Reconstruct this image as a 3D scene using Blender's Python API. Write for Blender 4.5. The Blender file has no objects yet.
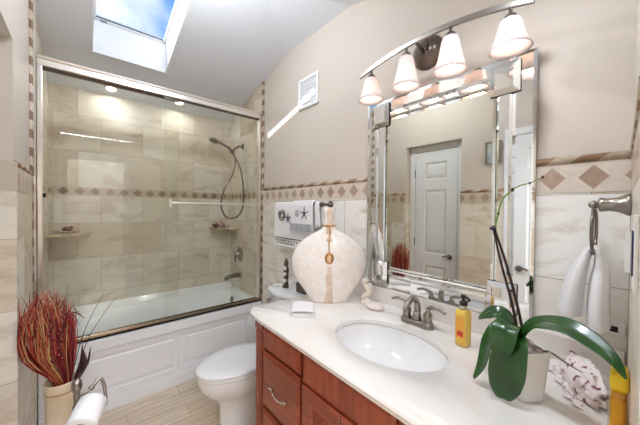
import bpy, bmesh, math, random
from mathutils import Vector, Matrix
random.seed(7)
S = bpy.context.scene
COL = S.collection
PI = math.pi
H = 1.41                                   # camera height above the floor

# ---------------------------------------------------------------- camera
cam = bpy.data.objects.new('camera', bpy.data.cameras.new('camera'))
COL.objects.link(cam)
cam.data.sensor_width = 36
cam.data.lens = 273.46 / 640 * 36
cam.data.clip_start = 0.01
yaw, pit, rol = math.radians(40.845), math.radians(-.782), math.radians(.518)
def _ray(x, y):
    c, s = math.cos(rol), math.sin(rol); x, y = c*x - s*y, s*x + c*y
    d = (x, 1, y)
    c, s = math.cos(pit), math.sin(pit); d = (d[0], c*d[1] - s*d[2], s*d[1] + c*d[2])
    c, s = math.cos(yaw), math.sin(yaw)
    return Vector((c*d[0] + s*d[1], -s*d[0] + c*d[1], d[2]))
f0 = _ray(0, 0); rx = _ray(1, 0) - f0; ry = _ray(0, 1) - f0
m = Matrix.Identity(4)
for i in range(3):
    m[i][0] = rx[i]; m[i][1] = ry[i]; m[i][2] = -f0[i]
m.translation = Vector((0, 0, H))
cam.matrix_world = m
S.camera = cam

# ---------------------------------------------------------------- exposure, sky, sun, large lights
S.view_settings.view_transform = 'Standard'
S.view_settings.look = 'None'
S.view_settings.exposure = 0.48
S.view_settings.gamma = 1
S.view_settings.use_curve_mapping = False
S.cycles.max_bounces = 10
S.cycles.diffuse_bounces = 5
S.cycles.glossy_bounces = 6
S.cycles.transparent_max_bounces = 16
S.cycles.sample_clamp_indirect = 4
S.cycles.caustics_reflective = False
S.cycles.caustics_refractive = False

def lin(c):
    return tuple(((v/255)/12.92 if v/255 <= .04045 else ((v/255+.055)/1.055)**2.4) for v in c) + (1,)

w = bpy.data.worlds.new('sky'); S.world = w; w.use_nodes = True
nt = w.node_tree; nt.nodes.clear()
out = nt.nodes.new('ShaderNodeOutputWorld'); bg = nt.nodes.new('ShaderNodeBackground')
tc = nt.nodes.new('ShaderNodeTexCoord'); mp = nt.nodes.new('ShaderNodeMapping')
mp.inputs['Rotation'].default_value = (3.4, .3, 1.4); mp.inputs['Scale'].default_value = (1.0, 2.4, 1.2)
mp.inputs['Location'].default_value = (0.3, .1, 0)
nz = nt.nodes.new('ShaderNodeTexNoise'); nz.inputs['Scale'].default_value = 2.2; nz.inputs['Detail'].default_value = 5
cr = nt.nodes.new('ShaderNodeValToRGB')
cr.color_ramp.elements[0].position = .42; cr.color_ramp.elements[0].color = lin((52, 138, 216))
cr.color_ramp.elements[1].position = .57; cr.color_ramp.elements[1].color = lin((236, 245, 253))
L = nt.links
L.new(tc.outputs['Generated'], mp.inputs['Vector']); L.new(mp.outputs['Vector'], nz.inputs['Vector'])
L.new(nz.outputs['Fac'], cr.inputs['Fac']); L.new(cr.outputs['Color'], bg.inputs['Color'])
bg.inputs['Strength'].default_value = 1.0
L.new(bg.outputs['Background'], out.inputs['Surface'])

def lamp(name, kind, loc, energy, color=(1, 1, 1), size=.5, size_y=None, target=None, spread=None):
    l = bpy.data.lights.new(name, kind); l.energy = energy; l.color = color
    if kind == 'AREA':
        l.size = size
        if size_y: l.shape = 'RECTANGLE'; l.size_y = size_y
        if spread: l.spread = math.radians(spread)
    elif kind == 'SUN': l.angle = math.radians(.53)
    else: l.shadow_soft_size = size
    o = bpy.data.objects.new(name, l); COL.objects.link(o); o.location = loc
    if target: o.rotation_euler = (Vector(target) - Vector(loc)).to_track_quat('-Z', 'Y').to_euler()
    return o
sun = lamp('sun', 'SUN', (-3, 3.2, 5), 5.0, (1, .97, .92)); sun.rotation_euler = Vector((1, -.22, -.605)).to_track_quat('-Z', 'Y').to_euler()
# added fill lights, out of view: in the hall and under the room's ceiling
lamp('hall_fill_light', 'AREA', (.45, -.95, 2.47), 82, (.89, .94, 1), 1.5, 1.1, target=(.45, -.6, 0))
lamp('room_fill_light', 'POINT', (.42, 1.38, 2.662), 15.5, (.88, .94, 1), .05)

lamp('fill_light_by_the_door', 'AREA', (.80, .28, 2.44), 3.6, (.82, .91, 1), .10, .10, target=(.80, .28, 0), spread=145)  # added fill to brighten the vanity's near end; no such lamp is seen

# ---------------------------------------------------------------- materials
def nodes(name):
    m = bpy.data.materials.new(name); m.use_nodes = True
    n = m.node_tree; b = n.nodes['Principled BSDF']
    return m, n, b
def N(n, t, **kw):
    x = n.nodes.new(t)
    for k, v in kw.items(): setattr(x, k, v)
    return x
def mat(name, c, rough=.5, metal=0, spec=.5, coat=0, noise=None, bump=0, bscale=60, emit=None, trans=0, sheen=0, ior=1.45):
    m, n, b = nodes(name)
    b.inputs['Base Color'].default_value = lin(c)
    b.inputs['Roughness'].default_value = rough; b.inputs['Metallic'].default_value = metal
    b.inputs['Specular IOR Level'].default_value = spec; b.inputs['Coat Weight'].default_value = coat
    b.inputs['Coat Roughness'].default_value = .08
    b.inputs['Transmission Weight'].default_value = trans; b.inputs['IOR'].default_value = ior
    b.inputs['Sheen Weight'].default_value = sheen
    if emit: b.inputs['Emission Color'].default_value = lin(c); b.inputs['Emission Strength'].default_value = emit
    t = N(n, 'ShaderNodeTexCoord')
    if noise:                                   # (second colour, scale, stretch)
        z = N(n, 'ShaderNodeTexNoise'); z.inputs['Scale'].default_value = noise[1]; z.inputs['Detail'].default_value = 6
        mp = N(n, 'ShaderNodeMapping'); mp.inputs['Scale'].default_value = noise[2] if len(noise) > 2 else (1, 1, 1)
        r = N(n, 'ShaderNodeValToRGB')
        r.color_ramp.elements[0].position = .35; r.color_ramp.elements[1].position = .65
        r.color_ramp.elements[0].color = lin(c); r.color_ramp.elements[1].color = lin(noise[0])
        n.links.new(t.outputs['Object'], mp.inputs['Vector']); n.links.new(mp.outputs['Vector'], z.inputs['Vector'])
        n.links.new(z.outputs['Fac'], r.inputs['Fac']); n.links.new(r.outputs['Color'], b.inputs['Base Color'])
    if bump:
        z = N(n, 'ShaderNodeTexNoise'); z.inputs['Scale'].default_value = bscale; z.inputs['Detail'].default_value = 4
        bp = N(n, 'ShaderNodeBump'); bp.inputs['Strength'].default_value = bump; bp.inputs['Distance'].default_value = .004
        n.links.new(t.outputs['Object'], z.inputs['Vector']); n.links.new(z.outputs['Fac'], bp.inputs['Height'])
        n.links.new(bp.outputs['Normal'], b.inputs['Normal'])
    return m

def uv_vec(n, axis, off=(0, 0)):
    t = N(n, 'ShaderNodeTexCoord'); s = N(n, 'ShaderNodeSeparateXYZ'); c = N(n, 'ShaderNodeCombineXYZ')
    n.links.new(t.outputs['Object'], s.inputs[0])
    a = N(n, 'ShaderNodeMath', operation='ADD'); a.inputs[1].default_value = off[0]
    b = N(n, 'ShaderNodeMath', operation='ADD'); b.inputs[1].default_value = off[1]
    n.links.new(s.outputs[axis], a.inputs[0]); n.links.new(s.outputs['XYZ'['XYZ'.index('Z')]] if axis != 'XY' else s.outputs['Y'], b.inputs[0])
    n.links.new(a.outputs[0], c.inputs['X']); n.links.new(b.outputs[0], c.inputs['Y'])
    return t, c, a, b

def tile_mat(name, axis, ca, cb, cv, off, bw=.31, bh=.305, vein=.5, rough=.25):
    """travertine tiles in a running bond, u along axis, v up"""
    m, n, b = nodes(name)
    t, c, _, _ = uv_vec(n, axis, off)
    br = N(n, 'ShaderNodeTexBrick'); br.offset = .5; br.squash = 1
    br.inputs['Scale'].default_value = 1; br.inputs['Brick Width'].default_value = bw; br.inputs['Row Height'].default_value = bh
    br.inputs['Mortar Size'].default_value = .0016; br.inputs['Mortar Smooth'].default_value = .1
    br.inputs['Color1'].default_value = lin(ca); br.inputs['Color2'].default_value = lin(cb)
    br.inputs['Mortar'].default_value = lin((186, 172, 152)); br.inputs['Bias'].default_value = -.1
    n.links.new(c.outputs[0], br.inputs['Vector'])
    mp = N(n, 'ShaderNodeMapping'); mp.inputs['Scale'].default_value = (1, 1, 2.6)
    add = N(n, 'ShaderNodeVectorMath', operation='ADD')        # shifts the veins from tile to tile
    sc = N(n, 'ShaderNodeVectorMath', operation='SCALE'); sc.inputs['Scale'].default_value = 9
    n.links.new(br.outputs['Color'], sc.inputs[0]); n.links.new(t.outputs['Object'], mp.inputs['Vector'])
    n.links.new(mp.outputs['Vector'], add.inputs[0]); n.links.new(sc.outputs[0], add.inputs[1])
    z = N(n, 'ShaderNodeTexNoise'); z.inputs['Scale'].default_value = 3.2; z.inputs['Detail'].default_value = 9
    z.inputs['Roughness'].default_value = .62; z.inputs['Distortion'].default_value = .8
    n.links.new(add.outputs[0], z.inputs['Vector'])
    r = N(n, 'ShaderNodeValToRGB'); r.color_ramp.elements[0].position = .50; r.color_ramp.elements[1].position = .72
    r.color_ramp.elements[0].color = (0, 0, 0, 1); r.color_ramp.elements[1].color = (vein, vein, vein, 1)
    n.links.new(z.outputs['Fac'], r.inputs['Fac'])
    mx = N(n, 'ShaderNodeMix', data_type='RGBA'); mx.inputs['B'].default_value = lin(cv)
    n.links.new(r.outputs['Color'], mx.inputs['Factor']); n.links.new(br.outputs['Color'], mx.inputs['A'])
    n.links.new(mx.outputs['Result'], b.inputs['Base Color'])
    b.inputs['Roughness'].default_value = rough; b.inputs['Specular IOR Level'].default_value = .4
    bp = N(n, 'ShaderNodeBump'); bp.inputs['Strength'].default_value = .35; bp.inputs['Distance'].default_value = .002; bp.invert = True
    n.links.new(br.outputs['Fac'], bp.inputs['Height']); n.links.new(bp.outputs['Normal'], b.inputs['Normal'])
    return m

def diamond_mat(name, axis, period, u0, v0, hw, hh, base, dia, dia2):
    """cream border tile with a row of inlaid diamonds"""
    m, n, b = nodes(name)
    t, c, a, bb = uv_vec(n, axis, (-u0 + period*100.5, -v0))
    def M(op, x, y=None):
        k = N(n, 'ShaderNodeMath', operation=op)
        for i, q in enumerate((x, y)):
            if q is None: continue
            if isinstance(q, (int, float)): k.inputs[i].default_value = q
            else: n.links.new(q, k.inputs[i])
        return k.outputs[0]
    um = M('ABSOLUTE', M('SUBTRACT', M('MODULO', a.outputs[0], period), period/2))
    d = M('ADD', M('DIVIDE', um, hw), M('DIVIDE', M('ABSOLUTE', bb.outputs[0]), hh))
    mask = M('LESS_THAN', d, 1.0)
    idx = M('FLOOR', M('DIVIDE', a.outputs[0], period))
    wn = N(n, 'ShaderNodeTexWhiteNoise', noise_dimensions='1D'); n.links.new(idx, wn.inputs['W'])
    z = N(n, 'ShaderNodeTexNoise'); z.inputs['Scale'].default_value = 22; z.inputs['Detail'].default_value = 8; z.inputs['Distortion'].default_value = 1
    n.links.new(t.outputs['Object'], z.inputs['Vector'])
    mxd = N(n, 'ShaderNodeMix', data_type='RGBA'); mxd.inputs['A'].default_value = lin(dia); mxd.inputs['B'].default_value = lin(dia2)
    n.links.new(M('MULTIPLY', M('ADD', wn.outputs['Value'], z.outputs['Fac']), .55), mxd.inputs['Factor'])
    mxb = N(n, 'ShaderNodeMix', data_type='RGBA'); mxb.inputs['A'].default_value = lin(base)
    mxb.inputs['B'].default_value = lin(tuple(x*.86 for x in base)); n.links.new(z.outputs['Fac'], mxb.inputs['Factor'])
    mx = N(n, 'ShaderNodeMix', data_type='RGBA'); n.links.new(mask, mx.inputs['Factor'])
    n.links.new(mxb.outputs['Result'], mx.inputs['A']); n.links.new(mxd.outputs['Result'], mx.inputs['B'])
    n.links.new(mx.outputs['Result'], b.inputs['Base Color']); b.inputs['Roughness'].default_value = .3
    return m

def rope_mat(name, axis, period, slope, ca, cb):
    """rope moulding: slanted bands of two stone colours"""
    m, n, b = nodes(name)
    t = N(n, 'ShaderNodeTexCoord'); s = N(n, 'ShaderNodeSeparateXYZ'); n.links.new(t.outputs['Object'], s.inputs[0])
    other = {'Y': 'Z', 'X': 'Z', 'Z': 'Y'}[axis]
    k = N(n, 'ShaderNodeMath', operation='MULTIPLY_ADD'); k.inputs[1].default_value = slope
    n.links.new(s.outputs[other], k.inputs[0]); n.links.new(s.outputs[axis], k.inputs[2])
    a = N(n, 'ShaderNodeMath', operation='ADD'); a.inputs[1].default_value = 20; n.links.new(k.outputs[0], a.inputs[0])
    md = N(n, 'ShaderNodeMath', operation='MODULO'); md.inputs[1].default_value = period; n.links.new(a.outputs[0], md.inputs[0])
    g = N(n, 'ShaderNodeMath', operation='LESS_THAN'); g.inputs[1].default_value = period*.5; n.links.new(md.outputs[0], g.inputs[0])
    z = N(n, 'ShaderNodeTexNoise'); z.inputs['Scale'].default_value = 60; z.inputs['Detail'].default_value = 5
    n.links.new(t.outputs['Object'], z.inputs['Vector'])
    mx = N(n, 'ShaderNodeMix', data_type='RGBA'); mx.inputs['A'].default_value = lin(ca); mx.inputs['B'].default_value = lin(cb)
    n.links.new(g.outputs[0], mx.inputs['Factor'])
    m2 = N(n, 'ShaderNodeMix', data_type='RGBA', blend_type='MULTIPLY'); m2.inputs['Factor'].default_value = .45
    n.links.new(mx.outputs['Result'], m2.inputs['A']); n.links.new(z.outputs['Fac'], m2.inputs['B'])
    n.links.new(m2.outputs['Result'], b.inputs['Base Color']); b.inputs['Roughness'].default_value = .45
    return m

def glass_mat(name, tint, rmin=.05, rmax=.6):
    m = bpy.data.materials.new(name); m.use_nodes = True; n = m.node_tree; n.nodes.clear()
    o = N(n, 'ShaderNodeOutputMaterial'); tr = N(n, 'ShaderNodeBsdfTransparent'); tr.inputs['Color'].default_value = tint
    gl = N(n, 'ShaderNodeBsdfGlossy'); gl.inputs['Roughness'].default_value = 0.0
    lw = N(n, 'ShaderNodeLayerWeight'); lw.inputs['Blend'].default_value = .5
    pw = N(n, 'ShaderNodeMath', operation='POWER'); pw.inputs[1].default_value = 5; n.links.new(lw.outputs['Facing'], pw.inputs[0])
    fr = N(n, 'ShaderNodeMath', operation='MULTIPLY_ADD'); fr.inputs[1].default_value = .7; fr.inputs[2].default_value = .035; n.links.new(pw.outputs[0], fr.inputs[0])
    mx = N(n, 'ShaderNodeMixShader')
    n.links.new(fr.outputs[0], mx.inputs['Fac']); n.links.new(tr.outputs[0], mx.inputs[1]); n.links.new(gl.outputs[0], mx.inputs[2])
    n.links.new(mx.outputs[0], o.inputs['Surface'])
    return m

def wood_mat(name, c1, c2, scale, rough=.35, coat=.3, axisscale=(1, 1, 1)):
    m = mat(name, c1, rough, coat=coat, noise=(c2, scale, axisscale)); return m

P_wall = mat('beige_wall_paint', (210, 199, 188), .6, bump=.05, bscale=200)
P_wall_left = P_wall
P_ceil = mat('ceiling_paint', (230, 234, 242), .7)
P_white = mat('white_semi_gloss_paint', (240, 241, 243), .35)
P_door = mat('door_white_paint', (233, 235, 236), .4)
P_sash = mat('white_sash_vinyl', (240, 242, 245), .4)
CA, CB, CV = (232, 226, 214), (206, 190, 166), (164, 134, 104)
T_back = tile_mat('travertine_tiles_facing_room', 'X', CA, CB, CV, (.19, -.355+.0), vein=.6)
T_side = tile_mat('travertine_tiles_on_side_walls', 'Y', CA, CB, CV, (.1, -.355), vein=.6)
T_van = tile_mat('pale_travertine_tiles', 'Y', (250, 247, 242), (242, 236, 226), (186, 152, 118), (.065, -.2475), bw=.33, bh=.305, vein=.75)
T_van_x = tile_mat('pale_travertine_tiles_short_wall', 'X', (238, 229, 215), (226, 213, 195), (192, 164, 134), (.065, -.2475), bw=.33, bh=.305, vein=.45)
D_van = diamond_mat('diamond_border_vanity', 'Y', .108, .204, 1.526, .038, .041, (232, 218, 204), (146, 116, 96), (204, 180, 162))
D_left = diamond_mat('diamond_border_left', 'Y', .108, .15, 1.526, .040, .043, (214, 200, 180), (134, 104, 84), (192, 166, 146))
D_back = diamond_mat('diamond_border_back', 'X', .103, -.025, 1.541, .036, .034, (206, 190, 166), (112, 88, 68), (172, 146, 120))
D_aside = diamond_mat('diamond_border_alcove_side', 'Y', .103, 2.42, 1.541, .036, .034, (206, 190, 166), (112, 88, 68), (172, 146, 120))
R_y = rope_mat('rope_moulding_lengthwise', 'Y', .135, 1.3, (226, 208, 186), (170, 136, 108))
R_x = rope_mat('rope_moulding_crosswise', 'X', .135, 1.3, (226, 208, 186), (170, 136, 108))
R_z = rope_mat('rope_moulding_upright', 'Z', .1, .6, (224, 208, 188), (150, 116, 94))
M_nickel = mat('brushed_nickel', (158, 150, 142), .28, 1)
M_dnickel = mat('dark_brushed_nickel', (120, 110, 102), .3, 1)
M_chrome = mat('polished_frame_metal', (238, 233, 226), .3, 1)
M_bronze = mat('bronze_toned_sill_metal', (172, 158, 142), .25, 1)
M_mirror = mat('mirror_silvering', (226, 225, 216), .0, 1)
M_mirror2 = mat('mirror_bevel_silvering', (244, 247, 246), .02, 1)
M_black = mat('black_rubber', (18, 18, 20), .5)
M_porc = mat('white_porcelain', (243, 244, 247), .12, coat=.4)
M_sink = mat('white_sink_porcelain', (244, 243, 244), .15, coat=.3)
M_tub = mat('white_tub_enamel', (242, 244, 246), .2, coat=.3)
M_apron = mat('white_apron_enamel', (243, 244, 249), .35)
M_glass = glass_mat('shower_glass', (.972, .982, .962, 1))
M_skyglass = glass_mat('skylight_glass', (.97, .98, .99, 1))

def marble():
    m = mat('cream_cultured_marble', (246, 243, 240), .14, coat=.3, noise=((236, 228, 221), 3.5, (1.6, .8, 1)))
    return m
M_count = marble()

def planks():
    m, n, b = nodes('pale_wood_look_planks')
    t, c, _, _ = uv_vec(n, 'X', (3.05, 0))
    s = N(n, 'ShaderNodeSeparateXYZ'); n.links.new(t.outputs['Object'], s.inputs[0])
    n.links.new(s.outputs['Y'], c.inputs['Y'])
    br = N(n, 'ShaderNodeTexBrick'); br.offset = .37; br.inputs['Scale'].default_value = 1
    br.inputs['Brick Width'].default_value = .9; br.inputs['Row Height'].default_value = .15; br.inputs['Mortar Size'].default_value = .0018
    br.inputs['Color1'].default_value = lin((236, 222, 202)); br.inputs['Color2'].default_value = lin((218, 200, 176))
    br.inputs['Mortar'].default_value = lin((176, 158, 134)); n.links.new(c.outputs[0], br.inputs['Vector'])
    mp = N(n, 'ShaderNodeMapping'); mp.inputs['Scale'].default_value = (2, 26, 1)
    z = N(n, 'ShaderNodeTexNoise'); z.inputs['Scale'].default_value = 2; z.inputs['Detail'].default_value = 6
    n.links.new(t.outputs['Object'], mp.inputs['Vector']); n.links.new(mp.outputs['Vector'], z.inputs['Vector'])
    r = N(n, 'ShaderNodeValToRGB'); r.color_ramp.elements[0].position = .38; r.color_ramp.elements[1].position = .66
    r.color_ramp.elements[0].color = (0, 0, 0, 1); r.color_ramp.elements[1].color = (.6, .6, .6, 1)
    n.links.new(z.outputs['Fac'], r.inputs['Fac'])
    mx = N(n, 'ShaderNodeMix', data_type='RGBA'); mx.inputs['B'].default_value = lin((178, 152, 120))
    n.links.new(r.outputs['Color'], mx.inputs['Factor']); n.links.new(br.outputs['Color'], mx.inputs['A'])
    n.links.new(mx.outputs['Result'], b.inputs['Base Color']); b.inputs['Roughness'].default_value = .35
    return m
M_floor = planks()

# ---------------------------------------------------------------- mesh helpers
WM = {}
def link(name, me, m, parent=None, smooth=False, local=False):
    o = bpy.data.objects.new(name, me); COL.objects.link(o)
    if m is not None:
        for x in (m if isinstance(m, (list, tuple)) else [m]): me.materials.append(x)
    if smooth:
        for p in me.polygons: p.use_smooth = True
    WM[o.name] = Matrix.Identity(4)
    if parent is not None:
        if not local: me.transform(WM[parent.name].inverted())
        o.parent = parent; WM[o.name] = WM[parent.name].copy()
    return o
def obj(name, bm, m, parent=None, smooth=False, bevel=0, local=False, sub=0, seg=2, auto=None):
    bmesh.ops.recalc_face_normals(bm, faces=bm.faces)
    if auto is not None:
        for e in bm.edges:
            if len(e.link_faces) == 2 and e.calc_face_angle(0) > math.radians(auto): e.smooth = False
        smooth = True
    me = bpy.data.meshes.new(name); bm.to_mesh(me); bm.free()
    o = link(name, me, m, parent, smooth, local)
    if bevel:
        b = o.modifiers.new('bevel', 'BEVEL'); b.width = bevel; b.segments = seg; b.limit_method = 'ANGLE'; b.angle_limit = math.radians(40)
    if sub:
        s = o.modifiers.new('subsurf', 'SUBSURF'); s.levels = sub; s.render_levels = sub
    return o
def tag(o, label=None, cat=None, group=None, kind=None):
    if label: o['label'] = label
    if cat: o['category'] = cat
    if group: o['group'] = group
    if kind: o['kind'] = kind
    return o
def thing(name, label, cat, loc=(0, 0, 0), rotz=0, group=None, kind=None):
    o = bpy.data.objects.new(name, None); COL.objects.link(o); o.location = loc; o.rotation_euler = (0, 0, rotz)
    o.empty_display_size = .05
    WM[o.name] = Matrix.Translation(Vector(loc)) @ Matrix.Rotation(rotz, 4, 'Z')
    return tag(o, label, cat, group, kind)
def place(o, loc, rotz=0, parent_of=None):       # a single mesh thing: put its origin at its base
    o.data.transform((Matrix.Translation(Vector(loc)) @ Matrix.Rotation(rotz, 4, 'Z')).inverted())
    o.location = loc; o.rotation_euler = (0, 0, rotz)
    WM[o.name] = Matrix.Translation(Vector(loc)) @ Matrix.Rotation(rotz, 4, 'Z')
    return o
def struct(name, bm, m, **k):
    return tag(obj(name, bm, m, **k), kind='structure')
def B(): return bmesh.new()
def box(bm, x0, x1, y0, y1, z0, z1, mt=None):
    M = mt or Matrix.Identity(4)
    v = [bm.verts.new(M @ Vector((x, y, z))) for z in (z0, z1) for x, y in ((x0, y0), (x1, y0), (x1, y1), (x0, y1))]
    for f in ((3, 2, 1, 0), (4, 5, 6, 7), (0, 1, 5, 4), (1, 2, 6, 5), (2, 3, 7, 6), (3, 0, 4, 7)): bm.faces.new([v[i] for i in f])
    return bm
def prism(bm, pts, d0, d1, axis='Z', mt=None):
    """polygon pts extruded along axis between d0 and d1; pts are the two other coordinates in xyz order"""
    M = mt or Matrix.Identity(4)
    def P(p, d): return M @ Vector({'X': (d, p[0], p[1]), 'Y': (p[0], d, p[1]), 'Z': (p[0], p[1], d)}[axis])
    a = [bm.verts.new(P(p, d0)) for p in pts]; b = [bm.verts.new(P(p, d1)) for p in pts]
    bm.faces.new(a[::-1]); bm.faces.new(b)
    for i in range(len(pts)): bm.faces.new([a[i-1], a[i], b[i], b[i-1]])
    return bm
def loft(bm, rings, cap=(True, True), close=True):
    vs = [[bm.verts.new(p) for p in r] for r in rings]; n = len(vs[0])
    for a, b in zip(vs, vs[1:]):
        for i in range(n if close else n-1):
            j = (i+1) % n; bm.faces.new([a[i], a[j], b[j], b[i]])
    if cap[0]: bm.faces.new(vs[0][::-1])
    if cap[1]: bm.faces.new(vs[-1])
    return vs
def lathe(bm, prof, c=(0, 0, 0), ax=(0, 0, 1), n=24, cap=(True, True), sx=1, sy=1):
    q = Vector(ax).normalized().to_track_quat('Z', 'Y').to_matrix(); c = Vector(c)
    rings = [[c + q @ Vector((max(r, 1e-4)*math.cos(2*PI*i/n)*sx, max(r, 1e-4)*math.sin(2*PI*i/n)*sy, z)) for i in range(n)] for r, z in prof]
    loft(bm, rings, cap); return bm
def smooth_path(pts, k=6):
    pts = [Vector(p) for p in pts]; P = [pts[0]] + pts + [pts[-1]]; out = []
    for i in range(1, len(P)-2):
        for j in range(k):
            t = j/k; a, b, c, d = P[i-1], P[i], P[i+1], P[i+2]
            out.append(.5*((2*b) + (c-a)*t + (2*a-5*b+4*c-d)*t*t + (-a+3*b-3*c+d)*t**3))
    out.append(pts[-1]); return out
def tube(bm, pts, r, n=10, k=6, flat=1.0, smooth=True):
    """swept tube; r is a number or a list over the given points"""
    rr = r if isinstance(r, (list, tuple)) else [r]*len(pts)
    P = smooth_path(pts, k) if smooth and len(pts) > 2 else [Vector(p) for p in pts]
    m_ = len(P); R_ = []
    for i in range(m_):
        t = i/(m_-1)*(len(rr)-1); a = min(int(t), len(rr)-2); R_.append(rr[a] + (rr[a+1]-rr[a])*(t-a))
    t0 = (P[1]-P[0]).normalized(); u = t0.orthogonal().normalized(); rings = []
    for i, p in enumerate(P):
        t = (P[min(i+1, m_-1)] - P[max(i-1, 0)]).normalized()
        u = (u - t*u.dot(t)).normalized(); v = t.cross(u)
        rings.append([p + (u*math.cos(2*PI*j/n) + v*math.sin(2*PI*j/n)*flat)*R_[i] for j in range(n)])
    loft(bm, rings); return bm
def ball(bm, c, r, n=14, s=(1, 1, 1)):
    M = Matrix.Translation(Vector(c)) @ Matrix.Diagonal((r*s[0], r*s[1], r*s[2], 1))
    bmesh.ops.create_uvsphere(bm, u_segments=n, v_segments=max(6, n//2+1), radius=1, matrix=M); return bm
def noise_disp(bm, amp, f=40):
    from mathutils import noise as nn
    for v in bm.verts: v.co += v.normal * nn.noise(v.co*f)*amp
def sheet(name, P, th, m, parent=None, sub=1, local=False):
    """a bent sheet from a grid of points P[i][j], with thickness"""
    bm = B(); vs = [[bm.verts.new(p) for p in r] for r in P]
    for a, b in zip(vs, vs[1:]):
        for i in range(len(a)-1): bm.faces.new([a[i], a[i+1], b[i+1], b[i]])
    o = obj(name, bm, m, parent, smooth=True, local=local)
    s = o.modifiers.new('thickness', 'SOLIDIFY'); s.thickness = th; s.offset = 0
    if sub: q = o.modifiers.new('subsurf', 'SUBSURF'); q.levels = sub; q.render_levels = sub
    return o

# ---------------------------------------------------------------- the room
XL, XR, YB, YT = -.215, 1.30, 3.10, 2.378          # left wall, vanity wall, shower back wall, tub front
def zc(y): return (1.868 - .28*y + H) if y >= 1.6 else (.972 + .28*y + H)   # ceiling height
Z_EAVE = 1.315 + H
struct('floor', box(B(), -.33, 1.42, -1.6, 3.2, -.05, 0), M_floor)
prof = [(-.03, 0), (3.2, 0), (3.2, zc(3.2)), (1.975, Z_EAVE+.0), (1.225, Z_EAVE), (-.03, zc(-.03))]
wall_r = struct('wall_right', prism(B(), prof, 1.31, 1.41, 'X'), P_wall)
RD0, RD1, XRC = 1.125, 1.730, -.315                       # recess that holds the first door
bm = B()
prism(bm, [(-.13, 0), (3.2, 0), (3.2, zc(3.2)), (1.6, zc(1.6)), (-.13, zc(-.13))], -.385, XRC, 'X')
prism(bm, [(-.13, 0), (RD0, 0), (RD0, zc(RD0)), (-.13, zc(-.13))], XRC, -.225, 'X')
prism(bm, [(RD1, 0), (3.2, 0), (3.2, zc(3.2)), (RD1, zc(RD1))], XRC, -.225, 'X')
prism(bm, [(RD0, 2.112), (RD1, 2.112), (RD1, zc(RD1)), (1.6, zc(1.6)), (RD0, zc(RD0))], XRC, -.225, 'X')
wall_l = struct('wall_left', bm, P_wall)
wall_b = struct('wall_back', box(B(), -.225, 1.31, 3.11, 3.2, 0, zc(3.11)), P_wall)
# short wall with the doorway: a little out of square
SK = .0215
def ys(x): return .010 - SK*(1.30-x)
bm = B(); prism(bm, [(1.31, ys(1.31)), (.50, ys(.50)), (.50, ys(.5)-.12), (1.31, ys(1.31)-.12)], 0, zc(-.1), 'Z')
box(bm, -.225, .50, -.14, -.03, 2.06, zc(-.12))
wall_f = struct('wall_front', bm, P_wall)
# hall behind the doorway
bm = B(); box(bm, -.33, 1.41, -1.7, -1.6, 0, 2.5); box(bm, -.43, -.33, -1.7, -.13, 0, 2.5); box(bm, 1.41, 1.5, -1.7, -.13, 0, 2.5)
struct('wall_hall', bm, P_wall)
struct('ceiling_hall', box(B(), -.43, 1.5, -1.7, -.15, 2.5, 2.55), P_ceil)

# ceiling with the skylight opening
SX0, SX1, SY0, SY1 = .04, .535, 1.75, 2.62
bm = B()
def cf(pts): bm.faces.new([bm.verts.new((x, y, z if z else zc(y))) for x, y, z in pts])
R_ = 1.6; HX = .8625
cf([(-.38, R_, 0), (SX0, R_, 0), (SX0, 3.18, 0), (-.38, 3.18, 0)])
cf([(SX0, SY1, 0), (SX1, SY1, 0), (SX1, 3.18, 0), (SX0, 3.18, 0)])
cf([(SX0, R_, 0), (SX1, R_, 0), (SX1, SY0, 0), (SX0, SY0, 0)])
cf([(SX1, R_, 0), (HX, R_, 0), (HX, 3.18, 0), (SX1, 3.18, 0)])
cf([(HX, R_, 0), (1.31, 1.975, Z_EAVE), (1.31, 3.18, 0), (HX, 3.18, 0)])
cf([(HX, R_, 0), (1.31, 1.225, Z_EAVE), (1.31, 1.975, Z_EAVE)])
cf([(-.38, R_, 0), (-.38, -.03, 0), (1.31, -.03, 0), (1.31, 1.225, Z_EAVE), (HX, R_, 0)])
bmesh.ops.remove_doubles(bm, verts=bm.verts, dist=.0005)
for f in list(bm.faces):
    f.normal_update()
    if f.normal.z < 0: f.normal_flip()
me = bpy.data.meshes.new('ceiling'); bm.to_mesh(me); bm.free()
ceil = tag(link('ceiling', me, P_ceil), kind='structure')
s = ceil.modifiers.new('thickness', 'SOLIDIFY'); s.thickness = .03; s.offset = 1

# skylight: shaft, sash, glass, small plate
win = thing('window_1', None, None, (.29, 2.2, zc(2.2)), kind='structure')
SH = .23
bm = B(); t_ = .012
def shaft_side(a, b, n_):
    (x0, y0), (x1, y1) = a, b
    q = [(x0, y0, zc(y0)-.004), (x1, y1, zc(y1)-.004), (x1, y1, zc(y1)+SH), (x0, y0, zc(y0)+SH)]
    q2 = [(x+n_[0]*t_, y+n_[1]*t_, z) for x, y, z in q]
    loft(bm, [[Vector(p) for p in q], [Vector(p) for p in q2]])
e = .001
shaft_side((SX0+e, SY0), (SX0+e, SY1), (1, 0)); shaft_side((SX1-e, SY0), (SX1-e, SY1), (-1, 0))
shaft_side((SX0, SY0+e), (SX1, SY0+e), (0, 1)); shaft_side((SX0, SY1-e), (SX1, SY1-e), (0, -1))
obj('shaft', bm, P_white, win)
bm = B()
def bar_s(x0, x1, y0, y1, h0, h1):
    loft(bm, [[Vector((x, y, zc(y)+h)) for x, y in ((x0, y0), (x1, y0), (x1, y1), (x0, y1))] for h in (h0, h1)])
bar_s(SX0+.0, SX0+.03, SY0, SY1, SH, SH+.02); bar_s(SX1-.03, SX1+.0, SY0, SY1, SH, SH+.02)
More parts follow.
